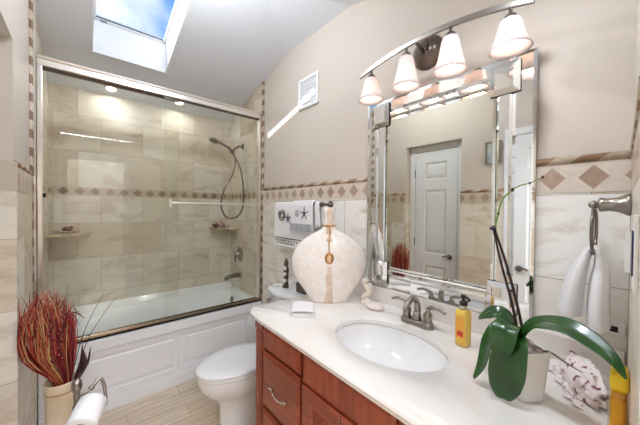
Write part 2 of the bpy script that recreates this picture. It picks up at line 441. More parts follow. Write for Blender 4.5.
bar_s(SX0, SX1, SY0, SY0+.03, SH, SH+.02); bar_s(SX0, SX1, SY1-.035, SY1, SH, SH+.02)
obj('window_frame', bm, P_sash, win)
bm = B(); bar_s(SX0+.02, SX1-.02, SY1-.0385, SY1-.035, SH+.004, SH+.010)
obj('gasket', bm, M_black, win)
bm = B(); bar_s(SX0+.012, SX1-.012, SY0+.01, SY1-.01, SH+.012, SH+.016)
obj('pane', bm, M_skyglass, win)
bm = B(); bar_s(SX0+.055, SX0+.095, SY1-.033, SY1-.012, SH-.003, SH+.001)
obj('small_plate', bm, mat('grey_plate', (150, 155, 160), .5), win)

# tile cladding and mouldings of the walls
W = 1.475
def clad(name, bm, m, p): return obj(name, bm, m, p)
clad('tile_cladding', box(B(), 1.30, 1.312, .012, 2.34, 0, W), T_van, wall_r)
clad('diamond_border', box(B(), 1.298, 1.312, .012, 2.34, W, 1.577), D_van, wall_r)
def half_round(bm, axis, a0, a1, c1, c2, r, side, n=8):
    """half round moulding along axis; (c1,c2) centre in the other axes"""
    rings = []
    for a in (a0, a1):
        ring = []
        for i in range(n+1):
            t = -PI/2 + PI*i/n; d = math.cos(t)*r*side*.9; h = math.sin(t)*r
            if axis == 'Y': ring.append(Vector((c1+d, a, c2+h)))
            if axis == 'X': ring.append(Vector((a, c1+d, c2+h)))
            if axis == 'Z': ring.append(Vector((c1+d, c2+h, a)))
        rings.append(ring)
    loft(bm, rings); return bm
obj('rope_moulding', half_round(B(), 'Y', .01, 2.34, 1.311, 1.590, .015, -1.6), R_y, wall_r, smooth=True)
obj('upright_rope_moulding', half_round(B(), 'Z', 0.02, zc(2.356)-.003, 1.309, 2.358, .018, -1), R_z, wall_r, smooth=True)
# left wall outside the shower
clad('reveal_tile', box(B(), XRC, XL, RD1-.010, RD1, 0, W), T_back, wall_l)
clad('reveal_border', box(B(), XRC, XL+.002, RD1-.012, RD1, W, 1.60), D_left, wall_l)
for a, b in ((-.0, .06), (.76, RD0), (RD1, 2.20)):
    clad('tile_cladding', box(B(), -.226, XL, a, b, 0, W), T_side, wall_l)
    clad('diamond_border', box(B(), -.226, XL+.002, a, b, W, 1.577), D_left, wall_l)
    obj('rope_moulding', half_round(B(), 'Y', a, b, -.226, 1.590, .015, 1.6), R_y, wall_l, smooth=True)
obj('upright_rope_moulding', half_round(B(), 'Z', 0.54, zc(2.22)-.003, -.226, 2.205, .018, 1), R_z, wall_l, smooth=True)
clad('return_tile', box(B(), -.226, XL, 2.244, 2.35, 0, 1.60), T_side, wall_l)
clad('upper_return_paint', box(B(), -.226, XL-.003, 2.244, 2.35, 1.60, zc(2.35)), P_wall, wall_l)
# alcove
ZA0, ZA1 = 1.506, 1.576
def sloped_x(x0, x1, y0, y1, z0):
    b_ = B(); loft(b_, [[Vector((x, y, z)) for y, z in ((y0, z0), (y1, z0), (y1, zc(y1)), (y0, zc(y0)))] for x in (x0, x1)]); return b_
clad('shower_tile_below_border', box(B(), 1.30, 1.312, 2.375, 3.10, .3, ZA0), T_side, wall_r)
clad('shower_tile_above_border', sloped_x(1.30, 1.312, 2.375, 3.10, ZA1), T_side, wall_r)
clad('shower_diamond_border', box(B(), 1.299, 1.312, 2.375, 3.10, ZA0, ZA1), D_aside, wall_r)
clad('shower_tile_below_border', box(B(), -.226, XL, 2.35, 3.10, .3, ZA0), T_side, wall_l)
clad('shower_tile_above_border', sloped_x(-.226, XL, 2.35, 3.10, ZA1), T_side, wall_l)
clad('shower_diamond_border', box(B(), -.226, XL+.001, 2.35, 3.10, ZA0, ZA1), D_aside, wall_l)
clad('shower_tile_below_border', box(B(), XL, 1.30, 3.10, 3.112, .3, ZA0), T_back, wall_b)
clad('shower_tile_above_border', box(B(), XL, 1.30, 3.10, 3.112, ZA1, zc(3.1)), T_back, wall_b)
clad('shower_diamond_border', box(B(), XL, 1.30, 3.099, 3.112, ZA0, ZA1), D_back, wall_b)
# short wall cladding
def skew(x0, x1, d0, d1, z0, z1):
    return prism(B(), [(x1, ys(x1)+d0), (x0, ys(x0)+d0), (x0, ys(x0)+d1), (x1, ys(x1)+d1)], z0, z1, 'Z')
clad('tile_cladding', skew(.52, 1.30, -.005, .001, 0, W), T_van_x, wall_f)
clad('diamond_border', skew(.52, 1.30, -.005, .002, W, 1.577), diamond_mat('diamond_border_short_wall', 'X', .108, .1, 1.526, .04, .043, (226, 210, 192), (134, 104, 84), (192, 166, 146)), wall_f)
bm = skew(.60, 1.30, -.004, .006, 1.577, 1.603); obj('rope_moulding', bm, R_x, wall_f)
# door casing of the entrance (door_3: only an open doorway)
dn = thing('door_3', None, None, (.15, -.08, 0), kind='structure')
bm = B(); box(bm, .45, .52, -.025, -.006, 0, 2.04); box(bm, -.215, -.16, -.03, -.012, 0, 2.04); box(bm, -.215, .52, -.03, -.006, 2.04, 2.12)
obj('door_casing', bm, P_white, dn, bevel=.004)

# doors on the left wall (seen in the mirror)
def panel_door(n_, y0, y1, hinge_right, handle_y, XL=XL):
    d = thing('door_%d' % n_, None, None, (XL, (y0+y1)/2, 0), kind='structure')
    c0, c1 = y0-.06, y1+.058
    bm = B(); box(bm, XL-.009, XL+.004, c0, y0, 0, 2.11); box(bm, XL-.009, XL+.004, y1, c1, 0, 2.11); box(bm, XL-.009, XL+.004, y0, y1, 2.05, 2.11)
    obj('door_casing', bm, P_door, d, bevel=.004)
    # slab with recessed raised panels
    bm = B(); xs = XL-.0005; wdt = y1-y0-.008; a, b = y0+.004, y1-.004
    st = .105 if wdt < .55 else .1
    cols = [(a+st, b-st)] if wdt < .5 else [(a+st, (a+b)/2-.045), ((a+b)/2+.045, b-st)]
    rows = [(.23, .80), (.93, 1.63), (1.74, 1.93)]
    gy = sorted({a, b, *[v for c_ in cols for v in c_]}); gz = sorted({.012, 2.046, *[v for r_ in rows for v in r_]})
    V = {}
    def vv(y, z, x):
        k = (round(y, 4), round(z, 4), round(x, 4))
        if k not in V: V[k] = bm.verts.new((x, y, z))
        return V[k]
    for i in range(len(gy)-1):
        for j in range(len(gz)-1):
            p, q, r_, s_ = gy[i], gy[i+1], gz[j], gz[j+1]
            if any(abs(p-c_[0]) < 1e-6 for c_ in cols) and any(abs(r_-rr[0]) < 1e-6 for rr in rows):
                o1 = [(p, r_), (q, r_), (q, s_), (p, s_)]
                def inset(t): return [(p+t, r_+t), (q-t, r_+t), (q-t, s_-t), (p+t, s_-t)]
                lv = [(o1, xs), (inset(.014), xs-.009), (inset(.022), xs-.009), (inset(.05), xs-.001)]
                for (A, xa), (Bq, xb) in zip(lv, lv[1:]):
                    for k in range(4):
                        bm.faces.new([vv(*A[k-1], xa), vv(*A[k], xa), vv(*Bq[k], xb), vv(*Bq[k-1], xb)])
                bm.faces.new([vv(*t, lv[-1][1]) for t in lv[-1][0]])
            else: bm.faces.new([vv(p, r_, xs), vv(q, r_, xs), vv(q, s_, xs), vv(p, s_, xs)])
    obj('door_slab', bm, P_door, d)
    bm = B(); x0 = xs
    lathe(bm, [(.026, 0), (.026, .006), (.012, .012), (.009, .02)], (x0, handle_y, .92), (1, 0, 0), 18)
    dy = .10 if not hinge_right else -.10
    tube(bm, [(x0+.018, handle_y, .92), (x0+.022, handle_y, .922), (x0+.023, handle_y+dy*.2, .93), (x0+.021, handle_y+dy*.45, .924), (x0+.019, handle_y+dy*.65, .916)], [.009, .010, .009, .008, .006], 10)
    obj('door_handle', bm, M_dnickel, d, smooth=True)
    hy = y1-.0 if not hinge_right else y0
    for hz in (.25, 1.05, 1.82):
        bm = B(); lathe(bm, [(.005, -.045), (.005, .045)], (xs+.004, hy, hz), (0, 0, 1), 10)
        obj('hinge', bm, M_dnickel, d, smooth=True)
panel_door(1, 1.190, 1.658, False, 1.262, XRC+.009)
panel_door(2, .12, .70, True, .64)
pf = thing('framed_picture', 'narrow grey framed picture on the beige wall between two white doors, seen in mirror', 'picture', (XL-.01, .85, 1.83))
bm = B()
for a, b, c, d in ((.785, .80, 1.83, 2.03), (.90, .915, 1.83, 2.03), (.80, .90, 1.83, 1.845), (.80, .90, 2.015, 2.03)): box(bm, -.2248, -.207, a, b, c, d)
obj('picture_frame', bm, M_nickel, pf, bevel=.002)
obj('picture_sheet', box(B(), -.2248, -.215, .80, .90, 1.845, 2.015), mat('grey_print', (196, 200, 200), .5, noise=((150, 158, 160), 14)), pf)

dl = thing('added_downlight', 'round white trim ring of an added fill light over the near end of the vanity', 'ceiling light', (.80, .28, 2.462))  # made-up trim that dresses the unseen fill light
bm = B(); lathe(bm, [(.085, .0), (.085, .018), (.10, .018), (.10, -.002), (.075, -.002), (.075, .0)], (.80, .28, 2.446), (0, 0, 1), 28, (False, False)); obj('trim_ring', bm, P_white, dl, smooth=True)
# invented fixture for the added fill light over the floor, out of view
cl_ = thing('added_ceiling_fixture', 'square white housing of an added fill light over the middle of the bathroom floor', 'ceiling light', (.42, 1.40, 2.78))
obj('housing', box(B(), .30, .54, 1.26, 1.50, 2.765, 2.785), P_white, cl_, bevel=.005)
obj('socket', lathe(B(), [(.018, 2.72), (.018, 2.75), (.03, 2.765)], (.42, 1.38, 0), n=16), P_white, cl_, smooth=True)
obj('mounting_block', box(B(), .38, .46, 1.34, 1.42, 2.785, 2.80), P_white, cl_)
# ---------------------------------------------------------------- bathtub
tub = thing('bathtub', 'white alcove bathtub with a raised-panel front below the glass doors', 'bathtub', ((XL+XR)/2, 2.7, 0))
TZ = .515
def rrect(cx, cy, hx, hy, r, z, n=8):
    o = []
    for k, (sx, sy) in enumerate(((1, 1), (-1, 1), (-1, -1), (1, -1))):
        for i in range(n+1):
            t = PI/2*k + PI/2*i/n; o.append(Vector((cx+sx*(hx-r)+r*math.cos(t), cy+sy*(hy-r)+r*math.sin(t), z)))
    return o
cx, cy = (XL+XR)/2, (YT-.0+3.1)/2
bm = B(); hx, hy = (XR-XL)/2-.001, (3.1-YT)/2-.001
rings = [rrect(cx, cy, hx, hy, .002, TZ-.10), rrect(cx, cy, hx, hy, .002, TZ), rrect(cx, cy, hx-.075, hy-.075, .14, TZ+.002),
         rrect(cx, cy, hx-.09, hy-.088, .15, TZ-.012), rrect(cx, cy, hx-.12, hy-.11, .16, TZ-.15), rrect(cx, cy, hx-.19, hy-.14, .16, TZ-.34), rrect(cx, cy, hx-.25, hy-.19, .12, TZ-.37)]
# raised ledge against the back wall
for r_ in rings[1:3]: pass
loft(bm, rings, (False, True))
obj('basin', bm, M_tub, tub, auto=50)
# back ledge sloping up to the wall, as the tub's rim
bm = B(); prism(bm, [(3.03, TZ), (3.099, TZ), (3.099, TZ+.045), (3.085, TZ+.045)], XL+.001, XR-.001, 'X')
obj('tiling_ledge', bm, M_tub, tub, bevel=.006)
# apron
bm = B()
ya = YT-.004
gx = [XL+.002, XL+.10, .46-.11, .46+.02, 1.30-.14+.08, XR-.002]
box(bm, XL+.002, XR-.002, ya, YT+.02, 0.0, TZ-.002)
box(bm, XL+.002, XR-.002, ya-.028, ya, TZ-.075, TZ-.002)
box(bm, XL+.002, XR-.002, ya-.014, ya, 0, .095)
box(bm, XL+.002, XR-.002, ya-.010, ya, .095, .14)
box(bm, XL+.002, XR-.002, ya-.010, ya, TZ-.125, TZ-.075)
for a, b in ((XL+.002, XL+.10), (.565, .61), (1.15, XR-.002)): box(bm, a, b, ya-.010, ya, .14, TZ-.125)
obj('apron', bm, M_apron, tub, bevel=.004)
for a, b in ((XL+.13, .54), (.635, 1.125)):
    bm = B(); y = ya
    o1 = [(a, .155), (b, .155), (b, TZ-.14), (a, TZ-.14)]; q = [(a+.012, .167), (b-.012, .167), (b-.012, TZ-.152), (a+.012, TZ-.152)]
    loft(bm, [[Vector((x, y+.001, z)) for x, z in o1], [Vector((x, y-.006, z)) for x, z in q]])
    obj('raised_panel', bm, M_apron, tub)
bm = B(); lathe(bm, [(.034, 0), (.034, .006), (.028, .012), (.012, .014)], (XR-.105, 2.80, .44), (-1, 0, .15), 20)
tube(bm, [(XR-.118, 2.80, .43), (XR-.126, 2.80, .455)], .005, 8)
obj('overflow_plate', bm, M_nickel, tub, smooth=True)

# ---------------------------------------------------------------- sliding shower doors
ZB, ZT = TZ+.003, 2.325
sd = thing('sliding_shower_door', 'frameless-look sliding glass shower doors in a bright metal frame over the bathtub', 'shower door', (cx, YT+.02, ZB))
bm = B(); box(bm, XL+.002, XR-.002, YT-.012, YT+.045, ZT-.055, ZT); box(bm, XL+.002, XR-.002, YT-.018, YT-.010, ZT-.062, ZT-.045)
lathe(bm, [(.012, 0), (.012, XR-XL-.004)], (XL+.002, YT-.010, ZT-.012), (1, 0, 0), 12)
obj('header_rail', bm, M_chrome, sd, bevel=.003)
bm = B(); box(bm, XL+.002, XR-.002, YT-.014, YT+.045, ZB, ZB+.014); box(bm, XL+.002, XR-.002, YT-.014, YT-.008, ZB, ZB+.032); box(bm, XL+.002, XR-.002, YT+.014, YT+.018, ZB, ZB+.026); box(bm, XL+.002, XR-.002, YT+.039, YT+.045, ZB, ZB+.026)
obj('bottom_track', bm, M_bronze, sd, bevel=.001)
for nm, a, b in (('left', XL+.002, XL+.026), ('right', XR-.026, XR-.002)):
    bm = B(); box(bm, a, b, YT-.012, YT+.04, ZB+.014, ZT-.055)
    obj('side_jamb', bm, M_chrome, sd, bevel=.003)
for a, b, y in ((XL+.02, .58, YT+.026), (.47, XR-.02, YT+.002)):
    bm = B(); box(bm, a, b, y, y+.006, ZB+.018, ZT-.05)
    g = obj('glass_panel', bm, M_glass, sd)
    bm = B(); box(bm, a, b, y-.003, y+.009, ZT-.075, ZT-.05)
    obj('panel_top_rail', bm, M_black if False else M_dnickel, g)
    if a > 0: front = g
    else: inner = g
bm = B(); zb_ = 1.442; yb = YT-.045
tube(bm, [(.50, yb, zb_), (1.255, yb, zb_)], .0095, 12)
for x in (.52, 1.235): tube(bm, [(x, yb, zb_), (x, YT+.002, zb_)], .009, 10); 
box(bm, .492, .512, yb-.012, yb+.012, zb_-.03, zb_+.03)
obj('towel_rail', bm, M_chrome, front, smooth=False, bevel=.002)
bm = B(); box(bm, XL+.026, XL+.040, YT-.01, YT+.02, 1.465, 1.49); obj('bumper', bm, M_black, sd)

# ---------------------------------------------------------------- shower fittings
sh = thing('handheld_shower', 'brushed metal handheld shower head on a wall arm with looping hose', 'shower', (XR, 2.75, 2.05))
bm = B(); ya_ = 2.78
lathe(bm, [(.03, 0), (.028, .008), (.012, .014)], (XR, ya_, 2.07), (-1, 0, 0), 18)
tube(bm, [(XR, ya_, 2.07), (1.255, ya_, 2.065), (1.215, ya_, 2.035), (1.19, ya_, 2.01)], .010, 10)
obj('wall_arm', bm, M_dnickel, sh, smooth=True)
bm = B(); lathe(bm, [(.018, -.02), (.022, 0), (.018, .022)], (1.18, ya_, 2.0), (-.6, 0, .5), 14); obj('holder', bm, M_dnickel, sh, smooth=True)
bm = B(); hd = Vector((.995, 2.80, 2.085))
tube(bm, [(1.19, ya_, 1.995), (1.14, ya_, 2.035), (1.08, 2.79, 2.065), (1.03, 2.80, 2.085)], [.013, .013, .012, .014], 12)
lathe(bm, [(.012, .03), (.028, .022), (.043, .006), (.045, -.006), (.038, -.014)], hd, (.35, 0, .95), 22)
obj('shower_head', bm, M_dnickel, sh, smooth=True)
bm = B()
tube(bm, [(1.185, ya_-.01, 1.99), (1.20, ya_-.03, 1.90), (1.165, ya_-.04, 1.76), (1.08, ya_-.05, 1.60), (1.045, ya_-.05, 1.45), (1.075, ya_-.05, 1.345), (1.13, ya_-.05, 1.305), (1.21, ya_-.07, 1.325), (1.262, ya_-.08, 1.42), (1.268, ya_-.08, 1.60), (1.245, ya_-.06, 1.82), (1.20, ya_-.01, 1.95), (1.18, ya_, 2.0)], .009, 8)
obj('hose', bm, M_dnickel, sh, smooth=True)

vl = thing('shower_valve', 'round brushed metal shower valve with lever above the tub spout', 'faucet', (XR, 2.84, .905))
bm = B(); lathe(bm, [(.078, 0), (.075, .006), (.05, .012), (.03, .02), (.026, .045), (.02, .06)], (XR, 2.84, .905), (-1, 0, 0), 28); obj('escutcheon', bm, M_nickel, vl, smooth=True)
bm = B(); tube(bm, [(XR-.05, 2.84, .905), (XR-.06, 2.83, .875), (XR-.07, 2.81, .83)], [.012, .011, .008], 10); obj('lever', bm, M_dnickel, vl, smooth=True)
bm = B(); lathe(bm, [(.03, 0), (.03, .01), (.022, .02)], (XR, 2.84, .675), (-1, 0, 0), 18)
tube(bm, [(XR-.01, 2.84, .675), (XR-.08, 2.84, .678), (XR-.14, 2.84, .67), (XR-.165, 2.84, .645)], [.026, .025, .022, .018], 14)
tag(place(obj('tub_spout', bm, M_dnickel, smooth=True), (XR, 2.84, .675)), 'brushed metal tub spout below the shower valve', 'faucet')

# corner shelves of stone
M_shelf = mat('travertine_shelf', (206, 190, 160), .3, noise=((176, 156, 124), 9))
def corner_shelf(xc, sgn, r, z, label):
    n = 14; bm = B()
    pts = [(xc, 3.10)] + [(xc + sgn*r*math.cos(PI/2*i/n)*(1.05), 3.10 - r*math.sin(PI/2*i/n)) for i in range(n+1)]
    prism(bm, pts, z-.022, z, 'Z')
    return tag(place(obj('corner_shelf', bm, M_shelf, bevel=.006), (xc, 3.1, z-.022)), label, 'shelf')
ZS = 1.195
corner_shelf(XL, 1, .25, ZS, 'quarter-round stone shelf in the left shower corner, holding a soap dish')
corner_shelf(XR, -1, .24, ZS-.0, 'quarter-round stone shelf in the right shower corner, below the hose loop')
# items on the shelves
M_shell = mat('pale_shell', (226, 214, 196), .35, noise=((176, 140, 116), 30))
M_dshell = mat('dark_red_trinket', (96, 40, 36), .4)
bm = B(); lathe(bm, [(.02, 0), (.055, .006), (.075, .020), (.07, .020), (.05, .010), (.01, .006)], (-.10, 3.0, ZS), n=24, sx=1.15, sy=.75)
tag(place(obj('soap_dish', bm, M_shell, smooth=True), (-.10, 3.0, ZS)), 'shallow pale soap dish on the left corner shelf', 'dish')
bm = B(); ball(bm, (-.10, 3.0, ZS+.032), .024, 12, (1.4, 1, .8)); ball(bm, (-.075, 2.995, ZS+.045), .012, 10)
tag(place(obj('shell_trinket', bm, M_dshell, smooth=True), (-.1, 3.0, ZS+.012)), 'small dark red shell lying in the soap dish on the left corner shelf', 'shell')
def lumpy(name, c, r, s, m, amp, f, label, cat, n=20, group=None):
    bm = B(); ball(bm, c, r, n, s); bm.normal_update(); noise_disp(bm, amp, f)
    o = place(obj(name, bm, m, smooth=True), (c[0], c[1], c[2]-r*s[2])); return tag(o, label, cat, group)
lumpy('seashell', (1.08, 2.97, ZS+.024), .028, (1.3, 1, .85), M_dshell, .012, 50, 'dark red seashell on the right corner shelf', 'shell')
lumpy('seashell', (1.15, 2.985, ZS+.034), .036, (1.2, 1, .95), mat('pink_white_shell', (228, 204, 200), .4, noise=((150, 80, 90), 35)), .014, 40, 'larger pink and white seashell on the right corner shelf', 'shell')
lumpy('seashell', (1.21, 3.0, ZS+.018), .022, (1.4, 1, .8), M_shell, .008, 50, 'small cream seashell nearest the side wall on the right corner shelf', 'shell')

# recessed lights over the tub
M_lens = mat('lit_recessed_lens', (255, 236, 206), .5, emit=3)
nrm = Vector((0, -.28, -1)).normalized()
for i, (x, y) in enumerate(((.183, 3.0), (.717, 2.965))):
    c = Vector((x, y, zc(y)))
    t = thing('recessed_light', 'lit round recessed ceiling light over the tub, %s of the two' % ('left' if i == 0 else 'right'), 'ceiling light', c, group='recessed lights over the tub')
    bm = B(); lathe(bm, [(.036, -.001), (.052, .0), (.050, .006), (.037, .008), (.036, .003)], c, nrm, 28, (False, False)); obj('trim_ring', bm, P_white, t, smooth=True)
    bm = B(); lathe(bm, [(.036, -.001), (.037, .004), (.02, .006)], c, nrm, 24); obj('lens', bm, M_lens, t, smooth=True)
    l = lamp('recessed_light_beam', 'AREA', c + nrm*.012, 1.0, (1, .95, .88), .08, target=c+nrm); l.data.shape = 'DISK'; l.parent = t; l.matrix_parent_inverse = Matrix.Translation(-c)

# ---------------------------------------------------------------- vanity
VX, VY1 = .668, 1.252
def cherry(name, c1, c2):
    m = mat(name, c1, .3, coat=.35, noise=(c2, 5, (1, 1.0, 7))); return m
M_ch = cherry('cherry_wood', (156, 74, 46), (126, 54, 34))
M_ch2 = mat('cherry_wood_crossgrain', (160, 76, 47), .3, coat=.35, noise=((130, 56, 35), 5, (1, 7, 1)))
van = thing('vanity_cabinet', 'reddish cherry wood vanity cabinet with drawers and panelled doors under the pale counter', 'cabinet', (.97, .64, 0))
bm = B()
box(bm, VX+.012, 1.295, .02, .038, .108, .848); box(bm, VX+.012, 1.295, VY1-.022, VY1-.004, .108, .848)
box(bm, VX+.012, 1.295, .02, VY1-.004, .09, .108); box(bm, 1.283, 1.295, .038, VY1-.022, .108, .848); box(bm, VX+.012, VX+.020, .038, VY1-.022, .108, .848)
box(bm, VX+.07, 1.29, .03, VY1-.02, 0, .09)
obj('body', bm, M_ch, van)
bm = B()                                                     # face frame
for a, b in ((.02, .05), (.395, .425), (.855, .868), (1.172, 1.18)): box(bm, VX, VX+.012, a, b, .09, .848)
box(bm, VX, VX+.012, .02, VY1, .09, .12); box(bm, VX, VX+.012, .02, VY1, .836, .848); box(bm, VX+.0, VX+.012, .02, VY1, .716, .73)
obj('face_frame', bm, M_ch, van)
bm = B(); 
box(bm, VX-.004, VX+.04, 1.182, VY1, 0.0, .848)
for k in range(3): box(bm, VX-.010, VX-.004, 1.190+k*.020, 1.203+k*.023, .06, .80)
box(bm, VX-.012, VX+.04, 1.180, VY1+.003, 0, .05); box(bm, VX-.012, VX+.04, 1.180, VY1+.003, .81, .848)
obj('fluted_pilaster', bm, M_ch, van, bevel=.004)
def front(name, y0, y1, z0, z1, parent, m, bev=.018, th=.019):
    bm = B(); x = VX-.001
    def q(t, xx): return [Vector((xx, a, b)) for a, b in ((y0+t, z0+t), (y1-t, z0+t), (y1-t, z1-t), (y0+t, z1-t))]
    loft(bm, [q(0, x), q(0, x-th*.55), q(.004, x-th*.62), q(bev, x-th)])
    return obj(name, bm, m, parent)
def framed(name, y0, y1, z0, z1, parent):
    bm = B(); x = VX-.001; th = .02
    def q(t, xx): return [Vector((xx, a, b)) for a, b in ((y0+t, z0+t), (y1-t, z0+t), (y1-t, z1-t), (y0+t, z1-t))]
    loft(bm, [q(0, x), q(0, x-th*.7), q(.006, x-th), q(.055, x-th), q(.062, x-th*.55), q(.070, x-th*.55), q(.095, x-th*.95)])
    return obj(name, bm, M_ch, parent)
dr = front('drawer', .872, 1.168, .742, .852-.008, van, M_ch2)
front('false_drawer_front', .428, .853, .722, .844, van, M_ch2)
front('drawer', .055, .392, .742, .844, van, M_ch2)
def pull(p, y, z):
    bm = B(); x = VX-.02
    tube(bm, [(x, y+.050, z+.006), (x-.014, y+.047, z+.006), (x-.022, y+.022, z+.003), (x-.026, y, z), (x-.022, y-.022, z-.003), (x-.014, y-.047, z), (x, y-.050, z)], [.006, .006, .0045, .004, .0045, .006, .006], 8)
    for q in (1, -1): tube(bm, [(x-.012, y+q*.046, z+.004), (x-.018, y+q*.060, z+.011), (x-.020, y+q*.067, z+.008)], [.006, .0045, .002], 8)
    obj('pull_handle', bm, mat('satin_silver_pull', (206, 196, 186), .25, 1), p, smooth=True)
for z0, z1 in ((.462, .728), (.12, .448)):
    d = front('drawer', .872, 1.168, z0, z1, van, M_ch)
    pull(d, 1.005, (z0+z1)/2-.005 if z0 > .4 else .30)
d1 = framed('door', .642, .853, .12, .718, van); d2 = framed('door', .428, .638, .12, .718, van); d3 = framed('door', .055, .392, .12, .718, van)
for d, y in ((d1, .66), (d2, .62), (d3, .375)):
    bm = B(); lathe(bm, [(.006, 0), (.005, .012), (.013, .02), (.013, .026), (.006, .03)], (VX-.02, y, .60), (-1, 0, 0), 14); obj('knob', bm, M_nickel, d, smooth=True)

# countertop with an undermounted oval sink
ct = thing('vanity_countertop', 'cream marble countertop with backsplash and a scalloped far corner on the cherry cabinet', 'countertop', (.97, .66, .85))
ZC = .88
SC, SA, SB = Vector((.93, .655)), .172, .238
outline = [(1.299, .014), (1.299, 1.335), (1.10, 1.338), (.90, 1.336), (.76, 1.343), (.71, 1.358), (.682, 1.352), (.662, 1.325), (.648, 1.29), (.640, 1.20), (.635, .90), (.630, .60), (.625, .30), (.622, .014)]
def resample(poly, n):
    P = [Vector(p) for p in poly]; Ls = [(P[(i+1) % len(P)]-P[i]).length for i in range(len(P))]; T = sum(Ls); o = []
    for k in range(n):
        d = T*k/n; i = 0
        while d > Ls[i]: d -= Ls[i]; i += 1
        o.append(P[i].lerp(P[(i+1) % len(P)], d/Ls[i]))
    return o
NN = 128
# rays from the sink centre out to the outline, so the top is a clean ring round the bowl
def hit(poly, c, a):
    d = Vector((math.cos(a), math.sin(a))); best = None
    for i in range(len(poly)):
        p, q = Vector(poly[i]), Vector(poly[(i+1) % len(poly)]); e_ = q-p; den = d.x*e_.y - d.y*e_.x
        if abs(den) < 1e-9: continue
        w_ = p-c; t = (w_.x*e_.y - w_.y*e_.x)/den; u = (w_.x*d.y - w_.y*d.x)/den
        if t > 0 and -1e-6 <= u <= 1+1e-6 and (best is None or t < best): best = t
    return c + d*best
angs = sorted(set([2*PI*i/NN for i in range(NN)] + [math.atan2(p[1]-SC.y, p[0]-SC.x) % (2*PI) for p in outline]))
outr = [hit(outline, SC, a) for a in angs]
def inset_out(t):
    r = []
    for p in outr:
        x = max(p.x, .62) ; q = Vector((p.x, p.y))
        # inset front and far end only
        if p.x < 1.29: q.x += t if p.x < .75 else 0
        if p.y > 1.32: q.y -= t
        r.append(q)
    return r
def el(s, z, off=0): return [Vector((SC.x+(SA*s+off)*math.cos(a), SC.y+(SB*s+off)*math.sin(a), z)) for a in angs]
bm = B()
rings = [el(1, ZC-.022), el(1, ZC-.004), el(1, ZC, .005), [Vector((p.x, p.y, ZC)) for p in inset_out(.012)], [Vector((p.x, p.y, ZC-.004)) for p in inset_out(.004)], [Vector((p.x, p.y, ZC-.012)) for p in outr],
         [Vector((p.x, p.y, ZC-.018)) for p in inset_out(.005)], [Vector((p.x, p.y, ZC-.031)) for p in inset_out(.008)], [Vector((p.x, p.y, ZC-.031)) for p in inset_out(.012)]]
loft(bm, rings, (False, False))
vs = bm.verts[:]
obj('slab', bm, M_count, ct, auto=45)
bm = B(); box(bm, 1.278, 1.2985, .016, 1.335, ZC, .968); obj('backsplash', bm, M_count, ct, bevel=.004)
bm = B(); rings = [el(1.03, ZC-.0225, .012), el(1.02, ZC-.023)]
for s, z in ((1.0, -.03), (.985, -.05), (.93, -.085), (.80, -.118), (.58, -.140), (.30, -.150), (.10, -.152)): rings.append(el(s, ZC+z))
loft(bm, rings, (False, True))
sk = tag(obj('sink_bowl', bm, M_sink, ct, smooth=True), 'white oval undermount sink bowl')
m_ = sk.modifiers.new('thickness', 'SOLIDIFY'); m_.thickness = .006; m_.offset = -1
bm = B(); lathe(bm, [(.0235, -.001), (.023, .002), (.016, .003), (.014, .0), (.002, -.001)], (SC.x, SC.y, ZC-.1515), n=20); obj('drain', bm, M_nickel, ct, smooth=True)

# faucet
fc = thing('bathroom_faucet', 'brushed nickel two-handle faucet behind the oval sink', 'faucet', (1.165, .655, ZC))
FX, FY = 1.165, .655
bm = B(); rings = []
for z, s in ((0, 1), (.012, 1), (.018, .93), (.022, .8)):
    rings.append([Vector((FX+.026*s*math.cos(t)*(1 if True else 1), FY+math.sin(t)*.028*s+(.052 if math.sin(t) > 0 else -.052), ZC+z)) for t in [2*PI*i/32+.01 for i in range(32)]])
loft(bm, rings); obj('base_plate', bm, M_nickel, fc, smooth=True)
bm = B(); lathe(bm, [(.022, 0), (.020, .02), (.016, .045)], (FX, FY, ZC+.015), n=16)
tube(bm, [(FX, FY, ZC+.03), (FX+.004, FY, ZC+.07), (FX-.004, FY, ZC+.105), (FX-.035, FY, ZC+.128), (FX-.072, FY, ZC+.120), (FX-.098, FY, ZC+.094)], [.017, .0145, .013, .013, .013, .013], 14)
obj('spout', bm, M_nickel, fc, smooth=True)
for s in (1, -1):
    bm = B(); y = FY+s*.052
    lathe(bm, [(.023, 0), (.020, .012), (.018, .022), (.021, .034), (.019, .046), (.010, .056), (.008, .07)], (FX, y, ZC+.018), n=18)
    tube(bm, [(FX, y, ZC+.082), (FX+.002, y+s*.012, ZC+.094), (FX, y+s*.045, ZC+.099), (FX-.004, y+s*.082, ZC+.088)], [.009, .009, .008, .006], 10)
    obj('handle', bm, M_nickel, fc, smooth=True)

# ---------------------------------------------------------------- toilet
TY = 1.68
to = thing('toilet', 'white two-piece toilet with closed lid between the vanity and the bathtub', 'toilet', (.85, TY, 0))
def egg(front_, back, hw, z, n=40, k=1.0):
    c = (front_+back)/2; a = (back-front_)/2; o = []
    for i in range(n):
        t = 2*PI*i/n; x = c - a*math.cos(t); y = hw*(abs(math.sin(t))**.92)*(1 if math.sin(t) >= 0 else -1)
        o.append(Vector((x, TY+y*(1-.10*math.cos(t)*(-1)*-1), z)))
    return o
bm = B()
loft(bm, [egg(.635, 1.13, .105, 0), egg(.63, 1.13, .108, .02), egg(.645, 1.11, .095, .04), egg(.64, 1.10, .09, .12), egg(.635, 1.10, .092, .19), egg(.60, 1.10, .12, .235), egg(.555, 1.12, .15, .275), egg(.522, 1.12, .170, .32), egg(.510, 1.10, .178, .36), egg(.512, 1.06, .176, .385), egg(.52, 1.05, .172, .392), egg(.54, 1.03, .15, .392)])
obj('bowl', bm, M_porc, to, smooth=True)
